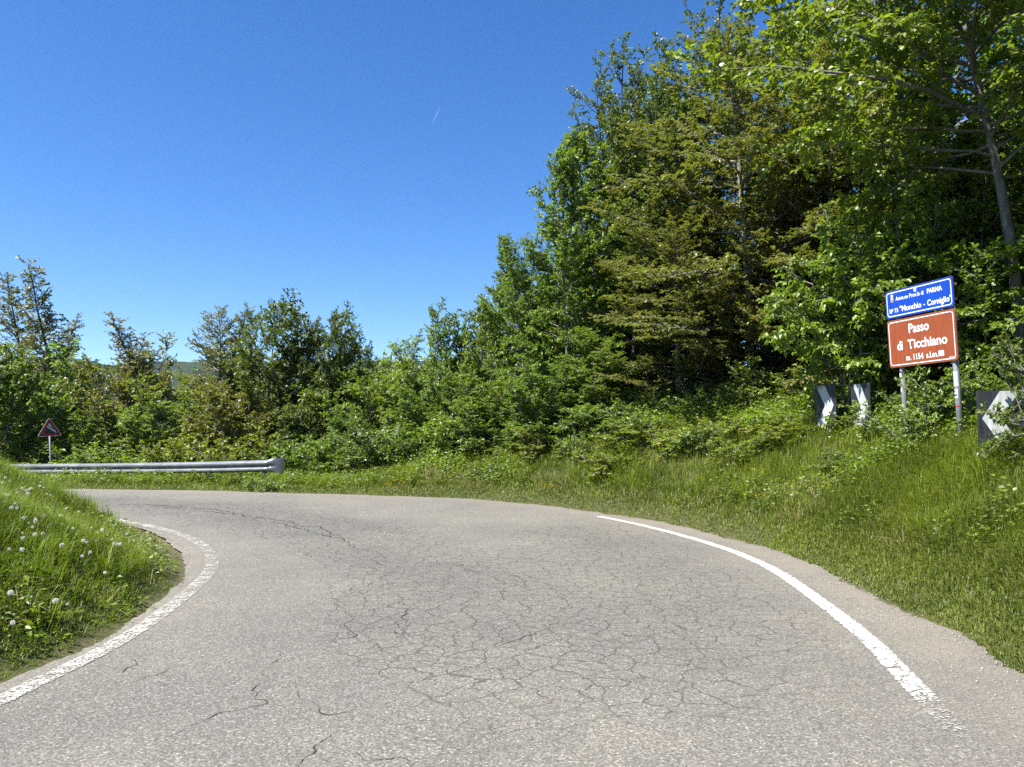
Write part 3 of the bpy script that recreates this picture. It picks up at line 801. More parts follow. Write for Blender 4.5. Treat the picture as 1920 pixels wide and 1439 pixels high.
# --- trees further back that close the wood (nothing tells them apart)
g = random.Random(5)
for i, px in enumerate(range(980, 2080, 78)):
    tree('forest_tree', (K_horn, K_round, K_horn)[i % 3], px + g.uniform(-20, 20), 27 + g.uniform(-1.5, 3), 470 - .32 * (px - 980) + g.uniform(-40, 40), 130,
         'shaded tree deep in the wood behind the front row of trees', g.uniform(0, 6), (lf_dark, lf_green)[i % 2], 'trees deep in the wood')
for i, px in enumerate(list(range(-60, 130, 62)) + list(range(400, 960, 70))):
    tree('valley_tree', (K_small, K_round)[i % 2], px + g.uniform(-15, 15), 35 + g.uniform(-2, 4), (712 if px < 150 else 690) + g.uniform(-14, 14), 95,
         'tree on the valley side seen only through gaps of the front row', g.uniform(0, 6), (lf_mid, lf_green, lf_olive)[i % 3], 'trees on the valley side')

# --- shrubs
def shrub(name, kind, px, depth, h, half, label, rot=0, leaf=None, group=None, **kw):
    x = (px - CX) / FPX * depth
    z = gz(x, depth)
    return plant(name, kind, x, depth, z + h, half, label, 'shrub', group, rot, leaf=leaf, wood_name='stems', crown_name='foliage', **kw)
shrub('hazel_shrub', K_hazel, 1585, 13.75, 3.5, 1.15, 'tall light green hazel left of the direction sign, leaves over the chevron panels', 0.4)
shrub('hazel_shrub', K_hazel, 1725, 13.6, 4.0, 1.3, 'tall hazel right behind the direction sign', 2.2, lf_green)
shrub('hazel_shrub', K_hazel, 1862, 12.6, 3.0, 1.15, 'hazel between the direction sign and the right edge of the picture', 4.4, lf_hazel)
shrub('hazel_shrub', K_hazel2, 1752, 10.9, 1.2, .42, 'small light green hazel between the two posts of the direction sign', 1.2)
shrub('hazel_shrub', K_hazel2, 1916, 8.8, .46, .30, 'low hazel growing over the lower part of the left pointing chevron panel', 3.0)
shrub('hazel_shrub', K_hazel2, 1815, 11.8, 1.1, .5, 'small hazel left of the left pointing chevron panel', 5.0)
shrub('dark_shrub', K_hazel2, 1962, 8.4, 1.5, .55, 'dark shrub at the right edge of the picture above the road verge', 0.3, lf_dark)
shrub('hazel_shrub', K_hazel2, 1410, 16.8, 1.25, .6, 'bright green young hazel on the bank crest left of the chevron panels', 2.0, lf_lime)
shrub('hazel_shrub', K_hazel2, 1005, 18.6, .8, .55, 'pale bright bush on the left slope of the bank', 2.0, lf_yellow)
shrub('hazel_shrub', K_hazel2, 1185, 17.0, .7, .7, 'bright green bush on the upper slope of the bank', 0.7, lf_lime)
shrub('hazel_shrub', K_hazel2, 1395, 14.4, .55, .4, 'small bright sapling in the middle of the bank', 3.7, lf_lime)
shrub('hazel_shrub', K_hazel2, 1560, 12.3, .42, .35, 'small rounded bush below the right pointing chevron panels', 5.2, lf_bramble)
for (px, dp, h, w, lab) in [(84, 25.3, .62, .8, 'yellow green bush at the foot of the slope warning sign'), (300, 25.5, .95, 1.3, 'yellow green bush behind the middle of the guardrail'),
                            (345, 24.6, 1.35, 1.2, 'taller yellow green bush behind the middle of the guardrail'), (440, 23.6, 1.35, 1.2, 'yellow green bush behind the right part of the guardrail'),
                            (20, 27.5, 1.3, 1.2, 'yellow green bush behind the left end of the guardrail')]:
    shrub('low_bush', K_bush, px, dp, h, w, lab, px * .01, (lf_yellow, lf_mid)[px in (300, 20)])
FOOT = ['between the warning sign and the yellow green bushes', 'left of the taller yellow green bush behind the guardrail', 'right behind the flared end of the guardrail', 'under the dark windswept trees', 'right of the windswept trees, in front of the low bushy tree',
        'below the skyline dip', 'at the left foot of the leafy forest edge', 'at the middle foot of the leafy forest edge', 'where the bank begins to rise']
for i, (px, dp, h, w) in enumerate([(160, 26.5, 1.2, 1.3), (230, 26, 1.1, 1.3), (520, 23.5, 1.1, 1.1), (590, 23, 1.2, 1.1), (650, 22.6, 1.0, 1.2), (720, 22.4, 1.3, 1.3), (790, 21.8, 1.2, 1.1), (850, 21.2, 1.1, 1.0), (910, 20.2, .9, .9)]):
    shrub('low_bush', K_bush, px, dp, h, w, 'low green bush ' + FOOT[i], i * 1.7, (lf_green, lf_mid, lf_bramble)[i % 3], 'bushes along the foot of the trees')
ORD = 'first second third fourth fifth sixth seventh eighth ninth tenth eleventh twelfth thirteenth fourteenth fifteenth sixteenth'.split()
shrub('weed_clump', K_bramble, 506, 19.9, .5, .5, 'leafy weed clump hiding the foot of the guardrail end post', 1.0, lf_mid)
g = random.Random(21)
for i, (x_, y_, h_, k_) in enumerate([(9.5, 8.0, 8, K_round), (11.5, 10.5, 9, K_round), (8.2, 5.2, 3.6, K_hazel), (10.5, 4.5, 7, K_small), (13.0, 13.5, 11, K_horn), (7.6, 2.2, 3.0, K_hazel), (10.0, .5, 8, K_round), (14.0, 7.0, 11, K_horn)]):
    plant('roadside_tree', k_, x_, y_, gz(x_, y_) + h_, h_ * .3, 'green tree on the bank just outside the right edge of the picture', 'tree', 'trees beyond the right edge', i * 1.3)
g = random.Random(9)
for i in range(46):
    px = 930 + 640 * (i + g.random()) / 46; dp = 20.3 - 3.3 * (px - 930) / 640 + g.uniform(-.9, 1.2)
    shrub('bramble_bush', K_bramble, px, dp, g.uniform(.35, .8), g.uniform(.55, .95), 'bramble bush in the tangle along the bank crest below the trees', g.uniform(0, 6), (None, lf_mid, lf_green, lf_hazel)[i % 4], 'brambles on the bank crest')
for i in range(16):
    px = 1060 + 470 * (i + g.random()) / 16; dp = 18.2 - 3.3 * (px - 1060) / 470 + g.uniform(-.9, .5)
    shrub('bramble_bush', K_bramble, px, dp, g.uniform(.3, .62), g.uniform(.4, .75), ('light green', 'dull green', 'yellow green', 'lime green')[i % 4] + ' bramble bush spilling down the grassy bank, ' + ORD[i] + ' from the left', g.uniform(0, 6), (lf_hazel, lf_mid, lf_yellow, lf_lime)[i % 4], 'brambles spilling down the bank')
nb = 0
for i in range(22):
    px = 1500 + 420 * (i + g.random()) / 22; dp = 14.6 - 5.6 * (px - 1500) / 420 + g.uniform(-.4, 1.6)
    if (1510 < px < 1650 and dp < 15.4) or (1825 < px and dp < 11.6): continue
    nb += 1
    shrub('bramble_bush', K_bramble, px, dp, g.uniform(.35, .7), g.uniform(.5, .8), 'bramble bush round the sign posts on the bank, ' + ORD[nb - 1] + ' from the left', g.uniform(0, 6), (None, lf_hazel, lf_mid)[i % 3], 'brambles round the sign posts')

# ------------------------------------------------------------------ grass
def blades(x, y, length, width, lean, g, base_z=None, ang=None):
    n = len(x); z = ground_z(x, y) - .015 if base_z is None else base_z
    a = g.uniform(0, 2 * np.pi, n) if ang is None else ang; f = np.stack([np.cos(a), np.sin(a), np.zeros(n)], 1)      # face direction
    s = np.stack([-np.sin(a), np.cos(a), np.zeros(n)], 1)
    l = length * g.uniform(.55, 1.2, n); c = lean * g.uniform(.2, 1.6, n)
    p = np.stack([x, y, z], 1); w = (width * g.uniform(.7, 1.3, n))[:, None]
    m = p + np.stack([0 * l, 0 * l, l * .55], 1) + f * (l * c * .28)[:, None]
    t = p + np.stack([0 * l, 0 * l, l * (1 - .35 * np.minimum(c, 1.4))], 1) + f * (l * c * .9)[:, None]
    v = np.stack([p - s * w * .5, p + s * w * .5, m - s * w * .42, m + s * w * .42, t], 1).reshape(-1, 3)
    i = np.arange(n)[:, None] * 5
    return v, np.concatenate([i + [[0, 1, 3]], i + [[0, 3, 2]], i + [[2, 3, 4]]], 0)

gr_fresh = leaf_mat('fresh_grass', [(.100, .150, .016), (.130, .185, .020), (.170, .220, .032), (.110, .160, .016)], trans=.42, gloss=.03, clump=.9, amt=.3)
gr_bank = leaf_mat('bank_grass', [(0.106, 0.151, 0.019), (0.14, 0.191, 0.023), (0.185, 0.22, 0.042), (0.118, 0.168, 0.021)], trans=.42, gloss=.03, clump=.7, amt=.35)
gr_dry = leaf_mat('dry_grass', [(.25, .20, .10), (.33, .27, .15), (.20, .17, .08)], trans=.2, gloss=.05)
gr_short = leaf_mat('short_verge_grass', [(.115, .155, .024), (.150, .185, .032), (.100, .155, .020), (.21, .19, .065)], trans=.3, gloss=.06, amt=.25)

def scatter(n, x0, x1, y0, y1, g, cond):
    x = g.uniform(x0, x1, n); y = g.uniform(y0, y1, n); d, o = fields(x, y)
    k = cond(x, y, d, o); return x[k], y[k], d[k]
def clumpy(x, y, g, s=2.2): return .5 + .5 * wob(x, y, s, .7)

def tussocks(cx, cy, each, rad, length, width, lean, g):
    n = len(cx); a = g.uniform(0, 2 * np.pi, n * each); q = np.abs(g.normal(0, 1, n * each)) * rad
    l = np.repeat(length * g.uniform(.6, 1.3, n), each) * g.uniform(.55, 1.15, n * each)
    return blades(np.repeat(cx, each) + q * np.cos(a), np.repeat(cy, each) + q * np.sin(a), l, width, lean, g, ang=a + g.normal(0, .5, n * each))

def sheet(name, parts, mat, label, cat):
    v, f = cat_mesh(parts); o = obj(name, mesh_np(name, v, f, mat)); setp(o, label, cat, kind='stuff'); print(name, len(f)); TRIS[0] += len(f); return o
g = np.random.default_rng(31)
# left mound
x, y, d = scatter(520000, -13.5, -2.9, 3.6, 17.5, g, lambda x, y, d, o: (~o) & (d > .02 + .05 * wob(x, y, 4)) & (d < 6) & (g.random(len(x)) < np.clip(1.5 - .075 * y, .3, 1)) & (x > -.74 * y - 3.2) & (clumpy(x, y, g) > g.random(len(x)) * .75 - .1))
d2 = np.exp(-((x + 5.1) ** 2 + (y - 11.6) ** 2) / 1.4); k = g.random(len(x)) > d2 * .9 * (d < .8); x, y, d = x[k], y[k], d[k]
h = .06 + .22 * sstep(0, 1.3, d) + .24 * sstep(1.0, 3.0, d) * clumpy(x, y, g, 1.4)
tx, ty, td = scatter(9000, -13.5, -2.9, 3.6, 17.5, g, lambda x, y, d, o: (~o) & (d > .35) & (d < 6) & (x > -.74 * y - 3.2) & (wob(x, y, 1.2, 4.0) > -.3 + .6 * g.random(len(x))))
tf = lambda x, y: .45 + .55 * sstep(.5, 4.5, np.hypot(x + 4.5, y - 11.4))
kk = tf(tx, ty) > .72; tx, ty = tx[kk], ty[kk]
sheet('grass', [blades(x, y, h * tf(x, y), .0065, .95, g), tussocks(tx, ty, 26, .05, .36, .006, .8, g)], gr_fresh, 'lush green grass covering the mound inside the hairpin', 'grass')
x, y, d = scatter(14000, -13.5, -2.9, 3.6, 17.5, g, lambda x, y, d, o: (~o) & (d > .3) & (d < 6) & (x > -.74 * y - 3.2) & (g.random(len(x)) < .35))
sheet('grass_stalks', [blades(x, y, .36 + .12 * g.random(len(x)), .004, .35, g)], gr_bank, 'thin flowering grass stalks standing above the mound', 'grass')
# right bank and far verge
bankc = lambda x, y, d, o: o & (d > .01 + .05 * wob(x, y, 4)) & (d < 5.2) & (x > -14) & (g.random(len(x)) < np.where(x > .70 * y + 1.2, .35, np.clip(1.25 - .045 * y, .33, 1))) & (x < .70 * y + 4.6) & ((clumpy(x, y, g, 1.6) > g.random(len(x)) * .7 - .08) | (d < 1.0))
x, y, d = scatter(720000, -14, 11.5, 2.4, 25, g, bankc)
q_ = [scatter(200000, 2.4, 8.5, 3.8, 11.5, g, bankc), scatter(1100000, -13, 6, 4, 21.5, g, lambda x, y, d, o: o & (d > .0 + .04 * wob(x, y, 4)) & (d < .85) & (x < .70 * y + 4.6) & (g.random(len(x)) < np.clip(1.2 - .05 * y, .2, 1)))]
x, y, d = [np.concatenate([a] + [b[k] for b in q_]) for k, a in enumerate((x, y, d))]
sgn = sstep(-3, 2, x)
h = .06 + (.12 + .16 * sgn) * sstep(.15, 1.3, d) + .15 * sstep(1, 2.6, d) * clumpy(x, y, g, 1.2)
wd = .006 + .0004 * np.maximum(0, y - 8)
short = (d < .9) & (g.random(len(x)) < 1.15 - d)
tx, ty, td = scatter(17000, -12, 11, 3.8, 23, g, lambda x, y, d, o: o & (d > .7) & (d < 4.8) & (x < .70 * y + 4.6) & (wob(x, y, 1.1, 4.0) > -.35 + .7 * g.random(len(x))))
sheet('grass', [blades(x[~short], y[~short], h[~short], wd[~short], .95, g), tussocks(tx, ty, 24, .06, .42, .0075, .85, g)], gr_bank, 'tall tousled grass on the bank and the far verge', 'grass')
sheet('grass', [blades(x[short], y[short], h[short] * 1.05 + .015, wd[short] * 1.25, .9, g)], gr_short, 'short yellowish grass along the asphalt edge', 'grass')
x, y, d = scatter(115000, -3, 9, 4, 20, g, lambda x, y, d, o: o & (d > .5) & (d < 4.5) & (x < .70 * y + 4.6) & (wob(x, y, 1.9, 3.1) > .18 + .5 * g.random(len(x))))
sheet('dry_grass', [blades(x, y, .20 + .2 * g.random(len(x)), .006, 1.3, g)], gr_dry, 'straw coloured dead grass lying in tufts on the bank', 'grass')
x, y, d = scatter(26000, -13.5, -2.9, 3.6, 17.5, g, lambda x, y, d, o: (~o) & (d > .1) & (d < 5) & (x > -.74 * y - 3.2) & (wob(x, y, 2.3, 1.1) > .1 + .6 * g.random(len(x))))
sheet('dry_grass', [blades(x, y, .10 + .22 * g.random(len(x)), .005, 1.3, g)], gr_dry, 'dead straw blades among the fresh grass of the mound', 'grass')
# broad leaved weeds
def weeds(x, y, g, hmax, l, w, n_each, mat, name, label):
    n = len(x); X_ = np.repeat(x, n_each) + g.normal(0, .06, n * n_each); Y_ = np.repeat(y, n_each) + g.normal(0, .06, n * n_each)
    hh = np.repeat(g.uniform(.3, 1, n), n_each) * hmax * g.uniform(.3, 1, n * n_each)
    pos = np.stack([X_, Y_, ground_z(X_, Y_) + hh], 1); a = g.uniform(0, 6.28, len(X_))
    v, f = leaves(pos, np.stack([np.cos(a), np.sin(a), .3 * np.ones_like(a)], 1), g, l, w, .6)
    return sheet(name, [(v, f)], mat, label, 'weeds')
x, y, d = scatter(26000, -3, 9, 4, 21, g, lambda x, y, d, o: o & (d > .6) & (d < 5.6) & (x < .70 * y + 4.6) & (wob(x, y, 1.3, 5.0) + .9 * sstep(1.5, 3.5, d) > .1 + .6 * g.random(len(x))))
weeds(x, y, g, .5, .06, .038, 12, lf_mid, 'weeds', 'leafy nettles and weeds among the grass of the bank')
x, y, d = scatter(6500, -12, -3, 4, 17, g, lambda x, y, d, o: (~o) & (d > .15) & (d < 5) & (x > -.74 * y - 1) & (wob(x, y, 1.9, 2.0) > .3 * g.random(len(x))))
weeds(x, y, g, .18, .055, .03, 9, lf_mid, 'weeds', 'dandelion leaves and clover among the grass of the mound')
x, y, d = scatter(7000, -16, 0, 18, 27, g, lambda x, y, d, o: o & (d > .8) & (d < 5) & (g.random(len(x)) < .8))
weeds(x, y, g, .40, .07, .045, 9, lf_mid, 'weeds', 'leafy weeds below and behind the guardrail')

# loose stones along the asphalt edges
m_stone = simple('edge_gravel', (.26, .235, .20), .9, var=.45, scale=40, spec=.2)
x, y, d = scatter(240000, -9, 6, 3.5, 20, g, lambda x, y, d, o: np.where(o, (d > -.55) & (d < .25) & (g.random(len(x)) < .45), (d > -.08) & (d < .45) & (g.random(len(x)) < .15 + .85 * np.exp(-((x + 5.1) ** 2 + (y - 11.6) ** 2) / 1.8))))
k = g.random(len(x)) < np.clip(1.3 - .07 * y, .15, 1); x, y, d = x[k], y[k], d[k]
n = len(x); s = (.003 + .010 * g.random(n) ** 3)[:, None, None]
oct_ = np.array([(1, 0, 0), (0, 1, 0), (-1, 0, 0), (0, -1, 0), (0, 0, .7), (0, 0, -.5)])
zz = np.where(d < 0, road_z(x, y), ground_z(x, y)) + .002
v = np.stack([x, y, zz], 1)[:, None, :] + s * oct_[None] * g.uniform(.6, 1.4, (n, 6, 1))
i = np.arange(n)[:, None] * 6
f = np.concatenate([i + np.array([t]) for t in ((0, 1, 4), (1, 2, 4), (2, 3, 4), (3, 0, 4), (1, 0, 5), (2, 1, 5), (3, 2, 5), (0, 3, 5))], 0)
sheet('gravel', [(v.reshape(-1, 3), f)], m_stone, 'fine loose gravel along the crumbling asphalt edges', 'gravel')

# ------------------------------------------------------------------ dandelion clocks and small flowers
m_stem = simple('flower_stem', (.10, .14, .05), .6)
m_fluff = leaf_mat('dandelion_fluff', [(.70, .69, .64), (.76, .75, .70)], trans=.0, gloss=.0, amt=.05)
m_yellow = leaf_mat('yellow_petals', [(.65, .42, .01), (.75, .52, .02)], trans=.2, gloss=.03, amt=.1)
g = np.random.default_rng(77)
nsp = 150; dv = unit(g.normal(0, 1, (nsp, 3))); u_ = unit(np.cross(dv, g.normal(0, 1, (nsp, 3)))); w_ = np.cross(dv, u_)
fv = []
ff = []
for k in range(nsp):                                                # each seed: a ray and a small three-pointed parasol
    b = len(fv); r = .026
    fv += [dv[k] * .004, dv[k] * .024 + u_[k] * .0006, dv[k] * .024 - u_[k] * .0006]
    ff.append((b, b + 1, b + 2))
    for q in range(3):
        a = q * 2.094; e = u_[k] * math.cos(a) + w_[k] * math.sin(a); e2 = u_[k] * math.cos(a + .5) + w_[k] * math.sin(a + .5)
        b = len(fv); fv += [dv[k] * .022, dv[k] * .030 + e * .008, dv[k] * .030 + e2 * .008]; ff.append((b, b + 1, b + 2))
me_head = mesh_np('seed_head', np.array(fv), np.array(ff), m_fluff)
sv, sf = tubes(np.array([[[0, 0, -1.0], [.004, .002, -.5], [0, 0, 0]]]), [.0028], [.002], 5)
me_stem = mesh_np('stem', sv, None, m_stem, sf, True)
SPOTS = [(10, 896), (5, 905), (18, 903), (42, 916), (50, 920), (57, 917), (52, 926), (32, 924), (76, 905), (75, 912), (82, 915), (28, 945), (22, 953), (32, 953), (88, 927), (95, 929), (82, 967), (66, 973), (67, 978), (54, 981), (61, 989), (45, 972), (116, 983),
         (80, 1001), (66, 1003), (43, 1010), (137, 991), (156, 1014), (163, 1017), (116, 1023), (42, 1031), (169, 1036), (154, 1043), (210, 1011), (214, 1020), (220, 1021), (225, 1021), (238, 1002), (172, 990), (192, 994), (197, 1074), (127, 1133), (104, 1127), (24, 1168),
         (125, 954), (148, 960), (15, 930), (60, 860), (28, 852), (42, 1000), (17, 1030), (20, 1112)]
for px, py in SPOTS:
    dd = at(px, py, 1.0) - CAM; best = None
    for Y_ in np.arange(4.5, 18, .06):                              # first place along the ray where a stalk of natural height carries the head
        q = CAM + dd * Y_; z = gz(q[0], q[1]); h = q[2] - z
        dq, oq = fields(q[0], q[1])
        if not oq[0] and dq[0] > .1 and h < .22: best = (q, z, h); break
    if best is None or best[2] < .02: continue
    q, z, h = best; h = max(h, .12)
    r = empty('dandelion', (q[0], q[1], z))
    setp(r, 'white dandelion clock on a thin stalk in the mound grass', 'flower', 'dandelion clocks in the mound grass')
    s = obj('stem', me_stem, r); s.location = (0, 0, h); s.scale = (1, 1, h + .02)
    hd = obj('seed_head', me_head, r); hd.location = (0, 0, h); hd.rotation_euler = (g.uniform(0, 6), g.uniform(0, 6), 0)
    k = g.uniform(.35, .72); hd.scale = (k, k, k)

pv = []; pf = []
for j in range(9):
    c = np.array([g.normal(0, .10), g.normal(0, .06), g.uniform(.0, .14)])
    for q in range(6):
        a = q * math.pi / 3; b = len(pv); e = np.array([math.cos(a), math.sin(a), .35]); e2 = np.array([math.cos(a + .8), math.sin(a + .8), .35])
        pv += [c, c + e * .016, c + (e + e2) * .011 + [0, 0, .002], c + e2 * .016]; pf += [(b, b + 1, b + 2), (b, b + 2, b + 3)]
me_petals = mesh_np('petals', np.array(pv), np.array(pf), m_yellow)
cs = np.array(pv)[::24]
sv, sf = tubes(np.stack([np.stack([c * [.3, .3, 0] - [0, 0, .16], c * [.8, .8, .5], c], 0) for c in cs]), [.002] * len(cs), [.0015] * len(cs), 3)
me_pst = mesh_np('stems', sv, None, m_stem, sf)
for (px, dp, hh, k, lab) in [(1133, 17.0, .28, 1.0, 'yellow flowers in the grass high on the left bank'), (1404, 12.6, .26, 1.0, 'yellow flowers in the grass at the middle of the bank'), (1420, 13.2, .28, .9, 'second bunch of yellow flowers in the middle of the bank'),
                             (728, 18.75, .10, 1.1, 'yellow flowers at the far asphalt edge'), (755, 18.9, .12, 1.1, 'orange yellow flowers right beside the far asphalt edge'), (1022, 16.9, .09, .9, 'few yellow flowers at the asphalt edge left of the white line'), (250, 8.2, .10, .5, 'tiny yellow flowers in the mound grass'),
                             (1900, 9.2, .3, .9, 'yellow flowers under the dark shrub at the right edge')]:
    x = (px - CX) / FPX * dp; r = empty('yellow_flower', (x, dp, gz(x, dp) + hh), (0, 0, px)); r.scale = (k, k, k)
    setp(r, lab, 'flower'); obj('petals', me_petals, r); obj('stems', me_pst, r)

# ------------------------------------------------------------------ signs
m_alu = simple('weathered_aluminium', (.42, .43, .44), .5, .6, .15, 5)
m_post = simple('galvanised_post', (.22, .23, .24), .6, .3, .22, 4)
m_white = simple('white_sheeting', (.66, .67, .68), .45, 0, .06, 8)
m_blue = simple('blue_sheeting', (.005, .046, .34), .38, 0, .35, 5, streak=True)
m_bluedk = simple('sign_edge_dark', (.035, .04, .12), .5, 0, .1, 4)
m_brown = simple('brown_sheeting', (.235, .056, .018), .42, 0, .22, 5, streak=True)
m_brownedge = simple('sign_edge_brown', (.20, .085, .06), .5, 0, .1, 4)
m_black = simple('black_sheeting', (.026, .029, .036), .45, 0, .5, 6, streak=True)
m_red = simple('red_sheeting', (.34, .012, .03), .45, 0, .12, 8)
m_grey = simple('sticker_grey', (.45, .48, .52), .5)
m_chev = simple('grimy_white_sheeting', (.42, .44, .44), .5, 0, .3, 6, streak=True)
m_gold = simple('emblem_gold', (.55, .40, .08), .5)
m_wood = bark_mat('weathered_wood', (.10, .08, .06), (.21, .17, .13), 14)

def text(body, name, height, mat, parent, x, z, y, align='LEFT', bold=.012, width=None, rot=0.0, thick=.0012):
    cu = bpy.data.curves.new(name, 'FONT'); cu.body = body; cu.size = 1; cu.offset = bold; cu.extrude = .0
    cu.align_x = 'LEFT'; cu.resolution_u = 3
    t = bpy.data.objects.new('tmp_text', cu); COL.objects.link(t)
    me = bpy.data.meshes.new_from_object(t.evaluated_get(bpy.context.evaluated_depsgraph_get()))
    bpy.data.objects.remove(t); bpy.data.curves.remove(cu)
    co = np.empty(len(me.vertices) * 3, np.float32); me.vertices.foreach_get('co', co); co = co.reshape(-1, 3)
    w = co[:, 0].max() - co[:, 0].min(); x0 = co[:, 0].min()
    k = height / .73                                                # capital height of the built-in face
    kx = k if width is None else width / w
    lx = (co[:, 0] - x0) * kx; lz = co[:, 1] * k
    off = {'LEFT': 0, 'CENTER': -w * kx / 2, 'RIGHT': -w * kx}[align]
    lx = lx + off
    c, s = math.cos(rot), math.sin(rot)
    co2 = np.stack([x + lx * c - lz * s, np.full_like(lx, y), z + lx * s + lz * c], 1)
    me.vertices.foreach_set('co', co2.ravel().astype(np.float32)); me.materials.clear(); me.materials.append(mat); me.name = name; me.update()
    return obj(name, me, parent)

# --- direction sign of the mountain pass
SW, SB, SU = 1.40, .70, .415                                      # width, brown height, blue height
depth = 10.8
cx_, cz_ = xz(1735, 684, depth)                                   # middle of the lower edge
base = gz(cx_, depth)
sign = empty('direction_sign', (cx_, depth, base), (R(2.2), R(0), R(180 - 256)))
sign.scale = (.90, 1, 1)
setp(sign, 'blue board above brown mountain pass board on two grey posts', 'road sign')
zb = cz_ - base
for k, xx in enumerate((-.50, .585)):
    m = MB(); m.tube([(xx, .055, -.6), (xx, .055, zb + SB + SU - .02)], .042, 14); m.build('post', m_post, sign, True)
    m = MB()
    for zc in (zb + .14, zb + .56, zb + SB + .14, zb + SB + .34): m.box((xx, .055, zc), (.13, .094, .03))
    m.build('bracket', m_alu, sign)
def board(name, w, h, zc, mat, edge, parent):
    m = MB(); m.prism(rrect(w, h, .035, cx=0, cz=zc), -.004, .016); p_ = m.build(name, edge, parent)
    m = MB(); m.prism(rrect(w - .012, h - .012, .03, cx=0, cz=zc), -.0065, -.0045); m.build('face', mat, p_)
    ring_prism(rrect(w - .055, h - .055, .05, cz=zc), rrect(w - .083, h - .083, .038, cz=zc), -.0085, -.0068).build('border', m_white, p_)
    return p_
zbr = zb + SB / 2; zbl = zb + SB + .025 + SU / 2
brown = board('brown_board', SW, SB, zbr, m_brown, m_brownedge, sign)
blue = board('blue_board', SW, SU, zbl, m_blue, m_bluedk, sign)
YF = -.0085
text('Passo', 'lettering', .135, m_white, brown, -.02, zb + .475, YF, 'CENTER', .024, .42)
text('di', 'lettering', .135, m_white, brown, -.50, zb + .25, YF, 'LEFT', .024, .12)
text('Ticchiano', 'lettering', .135, m_white, brown, -.27, zb + .25, YF, 'LEFT', .024, .80)
text('m. 1154', 'lettering', .085, m_white, brown, -.32, zb + .085, YF, 'LEFT', .024, .36)
text('s.l.m.', 'lettering', .085, m_white, brown, .10, zb + .085, YF, 'LEFT', .024, .235)
m = MB(); m.prism(rrect(.105, .075, .006, cx=.40, cz=zb + .125), YF - .001, YF); m.build('sticker', m_white, brown)
m = MB(); m.prism(rrect(.06, .04, .004, cx=.402, cz=zb + .127), YF - .0025, YF - .0012); m.build('sticker_print', m_grey, brown)
text('sirm', 'maker_mark', .018, m_white, brown, .545, zb + .05, YF, 'LEFT', .03, .085)
text('Amm.ne Prov.le di', 'lettering', .062, m_white, blue, -.47, zbl + .045, YF, 'LEFT', .016, .60)
text('PARMA', 'lettering', .068, m_white, blue, .20, zbl + .045, YF, 'LEFT', .025, .30)
text('SP 75', 'lettering', .062, m_white, blue, -.625, zbl - .125, YF, 'LEFT', .022, .20)
text('"Monchio', 'lettering', .082, m_white, blue, -.39, zbl - .125, YF, 'LEFT', .022, .46)
text('-', 'lettering', .082, m_white, blue, .115, zbl - .125, YF, 'LEFT', .022, .03)
text('Corniglio"', 'lettering', .082, m_white, blue, .19, zbl - .125, YF, 'LEFT', .022, .475)
# provincial shield with a crown, and the small round mark above the words
m = MB(); m.prism([(-.548, zbl + .03), (-.52, zbl + .045), (-.52, zbl + .105), (-.576, zbl + .105), (-.576, zbl + .045)], YF - .001, YF); m.build('emblem_shield', m_gold, blue)
m = MB(); m.prism([(-.56, zbl + .05), (-.536, zbl + .05), (-.536, zbl + .075), (-.56, zbl + .075)], YF - .0022, YF - .0012); m.build('emblem_field', m_blue, blue)
m = MB(); m.prism([(-.570, zbl + .112), (-.526, zbl + .112), (-.518, zbl + .150), (-.534, zbl + .130), (-.548, zbl + .152), (-.562, zbl + .130), (-.578, zbl + .150)], YF - .001, YF); m.build('emblem_crown', m_white, blue)
circ = lambda r, c: [(c[0] + r * math.cos(a * math.pi / 10), c[1] + r * math.sin(a * math.pi / 10)) for a in range(20)]
ring_prism(circ(.028, (-.04, zbl + .138)), circ(.019, (-.04, zbl + .138)), YF - .001, YF).build('emblem_ring', m_white, blue)
m = MB(); m.prism([(-.046, zbl + .125), (-.034, zbl + .125), (-.030, zbl + .168), (-.040, zbl + .168)], YF - .003, YF - .0015); m.build('emblem_bar', m_white, blue)
# stickers on the posts
stk = [o_ for o_ in sign.children if o_.name.startswith('post')]
def wrap(xx, z0, z1, a0, a1, mat, name, r=.0435):
    m = MB(); n = 8; v = []
    for i in range(n + 1):
        a = R(a0 + (a1 - a0) * i / n); v += [(xx + r * math.sin(a), .055 - r * math.cos(a), z0), (xx + r * math.sin(a), .055 - r * math.cos(a), z1)]
    m.add(v, [(2 * i, 2 * i + 2, 2 * i + 3, 2 * i + 1) for i in range(n)]); return m.build(name, mat, sign)
wrap(-.50, zb - .17, zb - .06, -75, 60, m_black, 'post_sticker')
wrap(-.50, zb - .145, zb - .085, -50, 25, m_white, 'post_sticker', .0447)
wrap(-.50, zb - .36, zb - .31, -60, 20, m_grey, 'post_sticker')
wrap(.585, zb - .34, zb - .14, -70, 70, m_grey, 'post_sticker'); wrap(.585, zb - .50, zb - .38, -80, 50, m_grey, 'post_sticker'); wrap(.585, zb - .615, zb - .60, -70, 60, m_red, 'post_sticker')
wrap(.585, zb - .47, zb - .45, -50, 30, m_black, 'post_sticker', .0447); wrap(.585, zb - .41, zb - .395, -60, 10, m_black, 'post_sticker', .0447)

